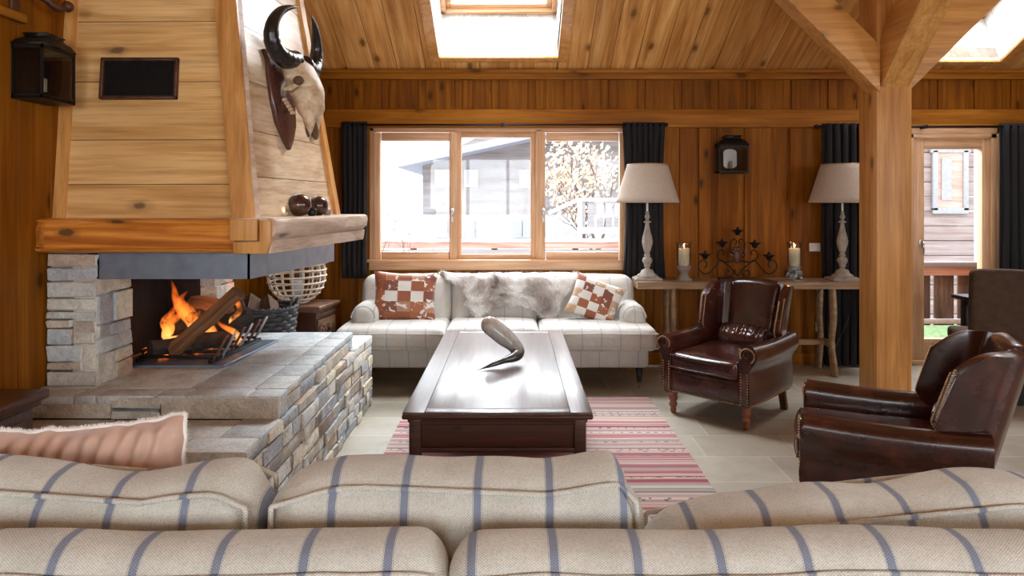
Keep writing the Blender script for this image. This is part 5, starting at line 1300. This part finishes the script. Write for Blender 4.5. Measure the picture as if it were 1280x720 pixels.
# rattan globe lantern
WX, WY, WZ = (371 - 642) * 5.66 / 853.33, 5.66, .647
WB_ = thing('rattan_lantern', 'open whitewashed rattan ball lantern on the carved side table', 'lantern', (WX, WY, WZ))
def wr(z): t = max(-1, min(1, (z - .235) / .245)); return .235 * max(0, 1 - t * t) ** .5
m = MB()
for z in (.012, .04, .08, .125, .175, .225, .275, .32): m.tube([(wr(z) * 1.01 * math.cos(q) + .0015 * math.sin(9 * q), wr(z) * 1.01 * math.sin(q), z + .003 * math.sin(3 * q + z * 40)) for q in [2 * PI * k / 40 for k in range(40)]], .0075, 7, closed=True)
m.tube([(.245 * math.cos(q), .245 * math.sin(q), .335) for q in [2 * PI * k / 40 for k in range(40)]], .010, 7, closed=True)
m.build('ring_weave', M['white_wire'], WB_)
m = MB()
for k in range(18):
    q = 2 * PI * k / 18
    for dq in (-.022, .022): m.tube([(wr(z) * .99 * math.cos(q + dq), wr(z) * .99 * math.sin(q + dq), z) for z in [.008 + .33 * i / 12 for i in range(13)]], .0045, 5)
m.build('rib_weave', M['white_wire'], WB_)
G = thing('glass_candle_jar', 'clear glass candle jar standing inside the rattan ball lantern', 'candle jar', (WX, WY, WZ + .028))
m = MB(); m.grid(lambda u, v: Vector((.062 * math.cos(2 * PI * u), .062 * math.sin(2 * PI * u), .24 * v)), 28, 4, closeu=True); m.lathe([(.02, 0), (.062, .002)], n=28); o = m.build('jar', M['jar'], G)
m = MB(); m.lathe([(.046, .006), (.046, .15), (.04, .155)], n=24); m.build('candle', M['snow'], G)
# dark chest at far left
DC = thing('wooden_chest', 'dark wooden chest with ring handles at the lower left by the wall', 'chest', (-1.99, 2.27, 0))
m = MB(); m.box((-.205, -.42, .722), (.205, .36, .757), .008, 3); m.box((-.19, -.40, .70), (.188, .34, .724), .005); m.build('lid', M['dark_wood'], DC)
m = MB(); m.box((-.18, -.38, .06), (.165, .325, .705), .006); m.build('body', M['dark_wood'], DC)
for y in (-.2, .13):
    m = MB(); m.box((.163, y - .14, .46), (.175, y + .14, .66), .004); d_ = m.build('drawer', M['dark_wood'], DC)
    m = MB(); m.sphere((.178, y, .59), (.006, .02, .02), 14, 8); m.tube([(.186, y + .034 * math.sin(q), .565 + .034 * math.cos(q)) for q in [2 * PI * k / 24 for k in range(24)]], .004, 6, closed=True); m.build('ring_handle', M['iron'], d_)
for sx in (-.15, .14):
    for sy in (-.34, .29): m = MB(); m.box((sx - .025, sy - .025, 0), (sx + .025, sy + .025, .07), .006); m.build('foot', M['dark_wood'], DC)

# ================================================================== NEAR SOFA
NS_ = thing('sofa', 'large beige sofa with blue stripes in the foreground, seen from behind', 'sofa')
PN = M['plaid_near']
SX0_, SX1_ = -1.66, 1.62
m = MB(); m.cushion((SX0_, 1.36, .12), (SX1_, 2.22, .30), .03, (0, 0, 0), (30, 12, 6)); m.build('base', PN, NS_)
def wav(x, s, a): return a * noise.noise(Vector((x * 2.1 + s, s * 3, 0)))
for (a, b, sd) in ((SX0_ + .08, -.131, 2.), (-.129, SX1_ - .08, 5.)):
    m = MB()
    topz = interp
    def df(p, u, a=a, b=b, sd=sd):
        x = (a + b) / 2 + p.x; k = .5 + .5 * u.z; dz = wav(x, sd, .028) * k
        dz += -.012 * k * math.exp(-((x + .131) / .035) ** 2)
        return Vector((p.x, p.y + wav(x, sd + 9, .02) * k, p.z + dz))
    m.cushion((a, 1.285, .16), (b, 1.43, .812), .062, (0, .05, 0), (56, 10, 26), .004, deform=df, nseed=sd); o = m.build('back_frame', PN, NS_)
    m = MB(); pts = []
    for i in range(60):
        x = a + .02 + (b - a - .04) * i / 59; pts.append((x, 1.281 + wav(x, sd + 9, .02), .768 + wav(x, sd, .028) - .012 * math.exp(-((x + .131) / .035) ** 2) + .004 * noise.noise(Vector((x * 9, 0, 0)))))
    m.tube(pts, .0052, 8); m.build('piping', PN, o)
def backcush(a, b, z0, z1, y0, y1, sd, rz=0, lift=None, dip=0):
    m = MB(); c = Vector(((a + b) / 2, (y0 + y1) / 2, (z0 + z1) / 2)); M4 = Matrix.Rotation(rz, 4, 'Z')
    def df(p, u):
        k = .5 + .5 * u.z; dz = wav(p.x * 1.1, sd, .035) * k + (interp(lift, u.x) if lift else 0) * k
        q = Vector((p.x, p.y + .10 * (p.z) * .9 + wav(p.x, sd + 3, .03) * k, p.z + dz))
        return q
    m.cushion((a, y0, z0), (b, y1, z1), .075, (.03, .12, .05), (48, 14, 22), .010, M4, sd, df); o = m.build('back_cushion', PN, NS_)
    h = (Vector((b - a, y1 - y0, z1 - z0))) / 2
    for fy in (-1, 1):
        pts = []; mm = MB()
        def P(ux, uz):
            f0 = (1 - ux * ux) * 0; p = Vector((ux * h.x * .985, fy * (h.y - .006) , uz * h.z * .965))
            p.x = max(-h.x + .022, min(h.x - .022, p.x)) ; p.z = max(-h.z + .03, min(h.z - .03, p.z))
            p.z *= 1 + .05 * (1 - ux * ux) * .35; p.x *= 1 + .03 * (1 - uz * uz) * .35
            w = c + p; p = p + Vector((noise.noise(w * 5 + Vector((sd, 0, 0))), 0, noise.noise(w * 5 + Vector((0, 0, sd + 9))))) * .008
            return c + M4 @ df(p, Vector((ux, 0, uz)))
        for i in range(90):
            t_ = 2 * PI * i / 90; cx, cz = math.cos(t_), math.sin(t_); e = .22
            pts.append(P(math.copysign(abs(cx) ** e, cx), math.copysign(abs(cz) ** e, cz)))
        mm.tube(pts, .0062, 8, closed=True); mm.build('piping', PN, o)
backcush(-1.50, -.560, .44, .853, 1.47, 1.66, 3., R(-1), [(-1, .0), (.3, -.01), (.8, .012), (1, -.02)])
backcush(-.548, .292, .44, .852, 1.47, 1.66, 8., R(1), [(-1, -.02), (-.6, .0), (.4, .015), (.85, .03), (1, -.02)])
backcush(.310, 1.30, .38, .792, 1.47, 1.68, 13., R(3), [(-1, -.05), (-.6, -.02), (0, -.0), (.5, .02), (1, .025)])
for (a, b) in ((-1.42, -.48), (-.475, .465), (.47, 1.38)):
    m = MB(); m.cushion((a, 1.62, .29), (b, 2.26, .46), .05, (0, .02, .12), (18, 14, 8), .006, nseed=a); m.build('seat_cushion', PN, NS_)
for (a, b) in ((SX0_, SX0_ + .23), (SX1_ - .23, SX1_)):
    m = MB(); m.cushion((a, 1.36, .14), (b, 2.2, .62), .10, (0, 0, 0), (10, 18, 12), .005); m.build('arm', PN, NS_)
for x in (SX0_ + .1, SX1_ - .1):
    for y in (1.42, 2.14): m = MB(); m.lathe([(.022, 0), (.034, .13)], (x, y, 0), 14); m.build('leg', M['black_metal'], NS_)
# velvet cushion with fluffy edge
mm = MB(); Wv, Hv = .50, .44
def vf(side):
    def f(a, b):
        u, v = 2 * a - 1, 2 * b - 1; q = max(0, (1 - u ** 6) * (1 - v ** 6)) ** .5
        gath = .012 * math.sin(u * 34 + 3 * math.sin(v * 3)) * max(0, v) ** .8 * q + .010 * math.sin(v * 30 + u * 4) * abs(u) ** 2 * q
        return Vector((u * Wv / 2 * (1 - .05 * (1 - v * v)), side * (.07 * q) + gath + .012 * noise.noise(Vector((u * 5, v * 5, side))), v * Hv / 2 * (1 - .06 * (1 - u * u)) + .008 * noise.noise(Vector((u * 4, 3, 0)))))
    return f
mm.grid(vf(1), 60, 40); mm.grid(vf(-1), 60, 40); bmesh.ops.remove_doubles(mm.bm, verts=mm.bm.verts, dist=.0008)
vc = mm.build('velvet_cushion', M['velvet'], fixn=True, ang=80); vc.location = (-1.115, 1.80, .665); vc.rotation_euler = (R(-6), R(-4), R(4))
tag(vc, 'dusty pink velvet cushion with fluffy white edge behind the striped back cushion', 'cushion')
mm = MB(); rg = random.Random(3); f = vf(1)
for k in range(5200):
    t_ = rg.random(); s_ = rg.randrange(4); a, b = [(t_, 1), (t_, 0), (0, t_), (1, t_)][s_]; p = f(a, b); d = Vector((2 * a - 1, rg.uniform(-.9, .9), 2 * b - 1)) if s_ > 1 else Vector((rg.uniform(-.4, .4), rg.uniform(-.9, .9), 2 * b - 1))
    d = (d + Vector([rg.gauss(0, .35) for _ in range(3)])).normalized(); w = d.orthogonal().normalized() * .0012; L = rg.uniform(.006, .014)
    mm.bm.faces.new([mm.bm.verts.new(q) for q in (p - w, p + w, p + d * L)])
mm.tube([f(a, b) for a, b in [(i / 20, 0) for i in range(20)] + [(1, i / 20) for i in range(20)] + [(1 - i / 20, 1) for i in range(20)] + [(0, 1 - i / 20) for i in range(20)]], .006, 6, closed=True)
mm.build('fluffy_edge', M['fringe'], vc, ang=180)

# ================================================================== DINING SET (right background)
DT = thing('dining_table', 'dark dining table end behind the brown suede chairs', 'dining table', (4.4, 5.25, 0))
m = MB(); m.box((-.68, 0, .665), (1.9, .56, .70), .004); m.build('tabletop', M['black_metal'], DT)
for x in (-.58, 1.8):
    for y in (.06, .50): m = MB(); m.box((x - .035, y - .035, 0), (x + .035, y + .035, .67), .004); m.build('leg', M['black_metal'], DT)
def dchair(label, x, y, rz=0):
    T = thing('dining_chair', label, 'chair', (x, y, 0), rz, 'brown suede dining chairs')
    m = MB(); m.cushion((-.175, -.22, .12), (.175, -.12, .99), .03, (0, .04, 0), (12, 6, 20), 0, deform=lambda p, u: Vector((p.x * (1 + .10 * u.z), p.y - .05 * u.z - .02 * (u.z > 0) * u.z ** 2, p.z + .008 * (1 - u.x ** 2) * (u.z > .9)))); m.build('backrest', M['suede'], T)
    m = MB(); m.cushion((-.18, -.15, .40), (.18, .27, .50), .03, (0, 0, .08), (12, 12, 6)); m.build('seat', M['suede'], T)
    for sx in (-.16, .16):
        for sy in (-.14, .23): m = MB(); m.box((sx - .02, sy - .02, 0), (sx + .02, sy + .02, .41), .003); m.build('leg', M['black_metal'], T)
dchair('brown suede dining chair with its back to the room, nearest the glazed door', 3.56, 5.14, R(-14))
dchair('brown suede dining chair at the right frame edge beside the other dining chair', 3.95, 5.12, R(-14))
